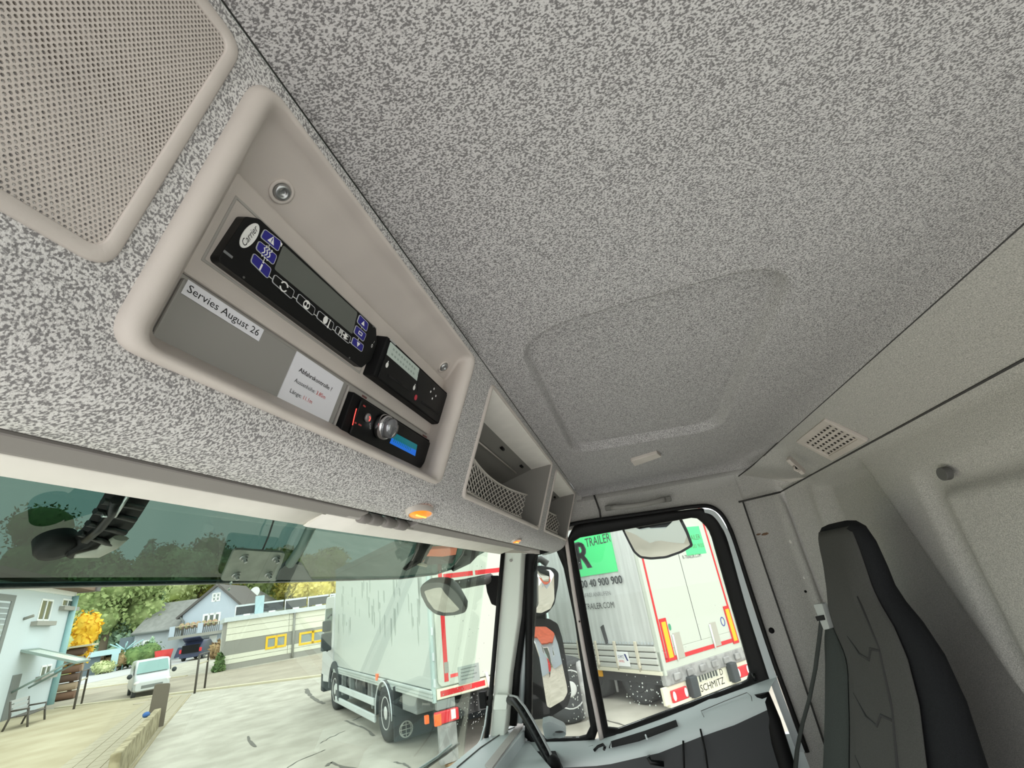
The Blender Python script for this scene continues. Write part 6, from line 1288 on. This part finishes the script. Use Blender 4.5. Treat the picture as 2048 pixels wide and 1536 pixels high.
for s_ in (-1, 1):
    MB().box(Fr(co, sdc, (0, 0, 1)), s_ * .95 - .1, s_ * .95 + .1, .8, 1.15, -.1, .06).build('tail_lamp', ME['lampred'], cr_)
    for x in (.9, 3.7): wheel(cr_, co + fdc * x + sdc * s_ * 1.05 + A(0, 0, .36), sdc * s_, .36, .22)
MB().prism(rounded([(0, 0), (1.3, .15), (1.3, .9), (.3, 1.0)], .1, 3), Fr(co + fdc * 1.5 - sdc * 2.2 + A(0, 0, .4), sdc, (0, 0, 1)), -.06, .06).build('open_door', ME['carblue'], cr_, bevel=.02)
po = gnd(324, 1328); pt = thing('red_planter', 'bright red tub on the drive beside the blue car', 'tub', po); MB().lathe([(.55, 0), (.62, 0.05), (.85, 1.35), (.78, 1.35), (.6, .1), (.001, .1)], Fr(po, (1, 0, 0), (0, 1, 0)), 16).build('tub', ME['red'], pt)
# low shed
so_ = gnd(168, 1353); FSh = Fr(so_, np.cross(A(0, 0, 1), -so_ * A(1, 1, 0)), (0, 0, 1)); q = FSh.px; sd_ = thing('garden_shed', 'low grey garden shed with flat pale roof left of the hedge', 'shed', FSh.o)
a_, b_ = q(146, 1330)[0], q(198, 1330)[0]; zt2 = q(175, 1316)[1]; MB().box(FSh, min(a_, b_), max(a_, b_), -.1, zt2, -5, 0).build('shed_wall', ME['shed'], sd_); MB().box(FSh, min(a_, b_) - .6, max(a_, b_) + 1.6, zt2, zt2 + .5, -3, .5).build('flat_roof', ME['bluebox'], sd_); MB().box(FSh, max(a_, b_) + .9, max(a_, b_) + 1.5, -.1, zt2, -1, .6).build('shed_post', ME['bluebox'], sd_)
# brick-brown timber stack beside the white building
wo = gnd(118, 1404); tk = thing('log_stack', 'brown stacked timber beside the corner of the white building', 'stack', wo)
for k in range(6):
    for j in range(2): MB().tube([wo + FA.u * (.5 + .42 * j) + A(0, 0, .22 + .44 * k) - FA.w * .6, wo + FA.u * (.5 + .42 * j) + A(0, 0, .22 + .44 * k) + FA.w * .5], .2, 7).build('log', mat('log_bark_%d' % ((k + j) % 3), [(120, 92, 74), (160, 140, 116), (98, 78, 66)][(k + j) % 3], .9), tk)
MB().box(Fr(wo + A(0, 0, 2.75), FA.u, FA.w), .1, 1.4, -.9, .9, 0, .10).build('stack_roof', ME['kerb'], tk)
# rotary clothes dryer
ro = gnd(243, 1340); rc = thing('rotary_dryer', 'pale green rotary clothes dryer on the lawn by the house', 'clothes dryer', ro)
MB().tube([ro, ro + A(0, 0, 2.6)], .06, 6).build('pole', ME['gutter'], rc)
for k in range(5): a_ = k * 2 * math.pi / 5 + .3; MB().tube([ro + A(0, 0, 1.9), ro + A(math.cos(a_) * 1.5, math.sin(a_) * 1.5, 2.7)], .06, 6).build('arm', ME['gutter'], rc)
# ---------------------------------------------------------------- planting
def leafmat(n, c1, c2, sc=1.2): return mat(n, c1, .9, col2=c2, gscale=sc, lo=.35, hi=.65, detail=4, spec=.1)
LM = dict(green=leafmat('green_leaves', (128, 146, 92), (168, 180, 124)), blue=leafmat('blue_spruce_needles', (136, 164, 138), (176, 200, 172)), yellow=leafmat('yellow_leaves', (224, 176, 44), (248, 208, 84)), mix=leafmat('autumn_leaves', (162, 162, 88), (206, 190, 104)), pale=leafmat('pale_leaves', (172, 182, 132), (200, 206, 158)), dark=leafmat('dark_leaves', (86, 112, 70), (122, 146, 92)), russet=leafmat('russet_leaves', (150, 124, 92), (170, 150, 112)), gold=leafmat('golden_leaves', (196, 180, 86), (222, 208, 124)))
tr_m = mat('tree_bark', (112, 100, 84), .95)
def leaves(mb, rn, clumps, n, size):
    tot = sum(c[1][0] * c[1][2] for c in clumps)
    for c, r in clumps:
        mb.ball(c, tuple(x * .82 for x in r), 9, 6)
        for _ in range(int(n * r[0] * r[2] / tot)):
            d_ = A(rn.gauss(0, 1), rn.gauss(0, 1), rn.gauss(0, 1)); d_ /= np.linalg.norm(d_); p = A(*c) + d_ * A(*r) * rn.uniform(.82, 1.1)
            a_ = A(rn.gauss(0, 1), rn.gauss(0, 1), rn.gauss(0, 1)); a_ /= np.linalg.norm(a_); b_ = np.cross(a_, d_); b_ /= np.linalg.norm(b_) or 1
            s_ = size * rn.uniform(.6, 1.3); mb.add([p - a_ * s_, p - b_ * s_ * .6, p + a_ * s_, p + b_ * s_ * .6], [(0, 1, 2, 3)])
def tree(name, lab, base, h, wdt, m, seed, n=1500, size=.35, trunk=True, group=None, form='round', cat='tree'):
    rn = random.Random(seed); t = thing(name, lab, cat, base, group); mb = MB(); base = A(*base); cl_ = []
    if form == 'round':
        for k in range(9): a_ = rn.uniform(0, 6.28); q_ = rn.uniform(.0, .32) * wdt; cl_.append((base + A(math.cos(a_) * q_, math.sin(a_) * q_, h * rn.uniform(.38, .80)), (wdt * rn.uniform(.20, .30), wdt * rn.uniform(.20, .30), h * rn.uniform(.14, .22))))
    elif form == 'cone':
        for k in range(9): f_ = k / 9; cl_.append((base + A(0, 0, h * (.1 + .86 * f_)), (wdt * .5 * (1 - f_) + .1, wdt * .5 * (1 - f_) + .1, h * .085)))
    else:
        for k in range(5): a_ = rn.uniform(0, 6.28); q_ = rn.uniform(.1, .3) * wdt; cl_.append((base + A(math.cos(a_) * q_, math.sin(a_) * q_, h * rn.uniform(.4, .55)), (wdt * .28, wdt * .28, h * .42)))
    leaves(mb, rn, cl_, n, size); mb.build('foliage', m, t)
    if trunk: MB().tube([base, base + A(0, 0, h * .5), base + A(.1, 0, h * .75)], [wdt * .035 + .05, wdt * .028 + .04, .04], 7).build('trunk', tr_m, t)
    return t
def along(px, dist): r = ray(px, 1300); r = r / np.hypot(r[0], r[1]); return A(r[0] * dist, r[1] * dist, GZ)
# hillside behind
g = []
for px_ in range(-300, 1500, 40):
    r = []
    for k, dd in enumerate((84, 92, 102, 114, 130, 160)):
        p = along(px_, dd); p[2] += [0.0, 1.5, 5, 9, 13, 15][k] * (1 if px_ > 120 else .8); r.append(p)
    g.append(r)
hb = MB().grid(g).build('hillside', ME['grass']); tag(hb, kind='structure')
tree('blue_spruce', 'tall blue-green spruce standing left of the grey house roof', along(262, 88), 17, 9, LM['blue'], 1, 4200, .36, form='cone')
tree('leafy_tree', 'olive green broad tree right behind the white building corner', along(205, 84), 15, 12, LM['green'], 2, 5200, .32)
tree('leafy_tree', 'darker green tree behind the low garden shed', along(165, 88), 16, 10, LM['green'], 3, 4600, .32)
tree('maple_tree', 'bright yellow maple sapling against the white building corner', gnd(118, 1404) + A(1.0, .8, 0), 5.0, 1.8, LM['yellow'], 4, 700, .16)
for i, (px_, dd, h_, w_, m_, lab) in enumerate([(330, 104, 14, 13, 'pale', 'pale autumn tree on the hill above the slate roof, left of the gable'), (385, 108, 13, 12, 'pale', 'pale olive tree on the hill directly left of the gable peak'), (455, 106, 12, 12, 'mix', 'yellow-green tree on the hill right of the gable peak'), (520, 104, 13, 12, 'green', 'green tree on the hill behind the satellite dish'), (575, 98, 13, 13, 'mix', 'yellowing tree on the hill behind the solar panels'), (615, 92, 12, 10, 'gold', 'golden tree on the hill above the yellow windows'), (645, 90, 13, 10, 'gold', 'golden tree partly hidden by the white box truck, on the hill'), (560, 112, 11, 12, 'green', 'distant green tree higher on the hill behind the solar panels'), (40, 112, 24, 18, 'dark', 'dark tall tree seen through the tinted visor at far left'), (120, 116, 20, 16, 'dark', 'dark tree through the tinted visor beside the bracket foot'), (425, 118, 17, 14, 'dark', 'dark tree seen through the tinted visor left of the bolted plate'), (300, 120, 16, 13, 'dark', 'dark tree on the ridge through the tinted visor, middle')]):
    b_ = along(px_, dd); b_[2] += 4 if dd > 100 else 1.5
    tree('hill_tree', lab, b_, h_, w_, LM[m_], 20 + i, 2600, .34)
for i, (px_, py_, h_, w_, m_, f_, lab) in enumerate([(262, 1336, 2.6, 5.2, 'dark', 'bush', 'wide clipped dark green hedge ball in front of the house'), (306, 1322, 5.2, 3.6, 'green', 'bush', 'tall rounded green bush before the house window'), (279, 1316, 3.8, 2.2, 'green', 'bush', 'small round topiary bush left of the house window'), (296, 1330, 3.0, 2.0, 'blue', 'cone', 'small blue-green conifer between hedge and bush'), (228, 1342, 1.9, 3.0, 'russet', 'bush', 'russet brown shrub under the clothes dryer'), (209, 1347, 1.3, 2.4, 'pale', 'bush', 'low pale shrub right of the garden shed'), (437, 1330, 1.15, .5, 'dark', 'cone', 'dark green conifer at the corner of the cream hall'), (432, 1318, 1.7, 1.3, 'russet', 'bush', 'brownish shrub by the garage pillar'), (335, 1316, 2.6, 2.0, 'russet', 'bush', 'thin russet shrub behind the red tub'), (316, 1310, 5.0, 2.4, 'dark', 'bush', 'dark shrub between bush and garage')]):
    tree('garden_shrub', lab, gnd(px_, py_) if i not in (6,) else gnd(437, 1344), h_, w_, LM[m_], 60 + i, 500, .16, trunk=False, form=f_, cat='shrub')
# ---------------------------------------------------------------- behind us: what the mirrors show
vw = cm / np.linalg.norm(cm); rdir = A(*refl); rdir /= np.linalg.norm(rdir); hd_ = A(rdir[0], rdir[1], 0); hd_ /= np.linalg.norm(hd_)
ho_ = cm + hd_ * 36; ho_[2] = GZ; FM = Fr(ho_, np.cross(A(0, 0, 1), -hd_) * 1.0, (0, 0, 1))
FM = FM if FM.w @ hd_ < 0 else Fr(ho_, -FM.u, (0, 0, 1))
rh = thing('red_roof_house', 'pale blue house with red tiled roof, seen in the door mirror', 'house', ho_)
MB().box(FM, -9, 9, 0, 3.0, -8, 0).build('house_wall', ME['pale'], rh)
MB().add([FM.P(-9.4, 2.9, .5), FM.P(9.4, 2.9, .5), FM.P(9.4, 8.2, -4), FM.P(-9.4, 8.2, -4)], [(0, 1, 2, 3)]).build('tiled_roof', mat('red_roof_tiles', (196, 96, 70), .85, grain=.12, gscale=3), rh, solid=.2)
for x, w_, z0, z1, nm2 in ((-2.6, .35, 1.0, 2.2, 'window'), (2.6, .35, 1.2, 2.4, 'window'), (.4, .75, .2, 2.5, 'house_door')): k = MB().frame(rrect(x - w_, z0, x + w_, z1), rrect(x - w_ + .1, z0 + .1, x + w_ - .1, z1 - .1), FM, -.05, .06).build(nm2, ME['winwhite'], rh); MB().box(FM, x - w_ + .1, x + w_ - .1, z0 + .1, z1 - .1, -.03, .01).build('pane', ME['paned'], k)
MB().box(FM, -.7, 1.6, 0, .35, 0, 1.2).build('door_step', ME['concrete'], rh)
rc_o = ho_ - hd_ * 3.2 + FM.u * 1.6
rc_ = thing('red_car', 'red car parked before the red-roofed house, seen in the door mirror', 'car', rc_o)
def rl(x, hw, z0, z1): return [rc_o - hd_ * x + FM.u * a + A(0, 0, b) for a, b in rounded([(-hw, z0), (hw, z0), (hw * .85, z1), (-hw * .85, z1)], .15, 4)]
MB().rings([rl(-2, .7, .35, .8), rl(-1.8, .8, .3, .95), rl(-.9, .8, .3, 1.4), rl(.5, .8, .3, 1.42), rl(1.2, .8, .3, .98), rl(2, .7, .32, .75)], cap0=True, cap1=True).build('body', ME['red'], rc_)
MB().add([rc_o - hd_ * x + FM.u * a + A(0, 0, z + .03) for x, a, z in [(1.22, -.65, 1.0), (1.22, .65, 1.0), (.58, .58, 1.40), (.58, -.58, 1.40)]], [(0, 1, 2, 3)]).build('windscreen', ME['vglass'], rc_)
for s_ in (-1, 1):
    for x in (-1.2, 1.3): wheel(rc_, rc_o - hd_ * x + FM.u * s_ * .78 + A(0, 0, .32), FM.u * s_, .32, .2)
tree('leafy_tree', 'bare-branched pale tree behind the red-roofed house, seen in the mirror', ho_ + hd_ * 12 - FM.u * 5, 13, 9, LM['pale'], 99, 1500, .4)
# ---------------------------------------------------------------- lift everything to true height above the yard
for o in list(bpy.context.scene.objects):
    if o.parent is None: o.location.z += EYE
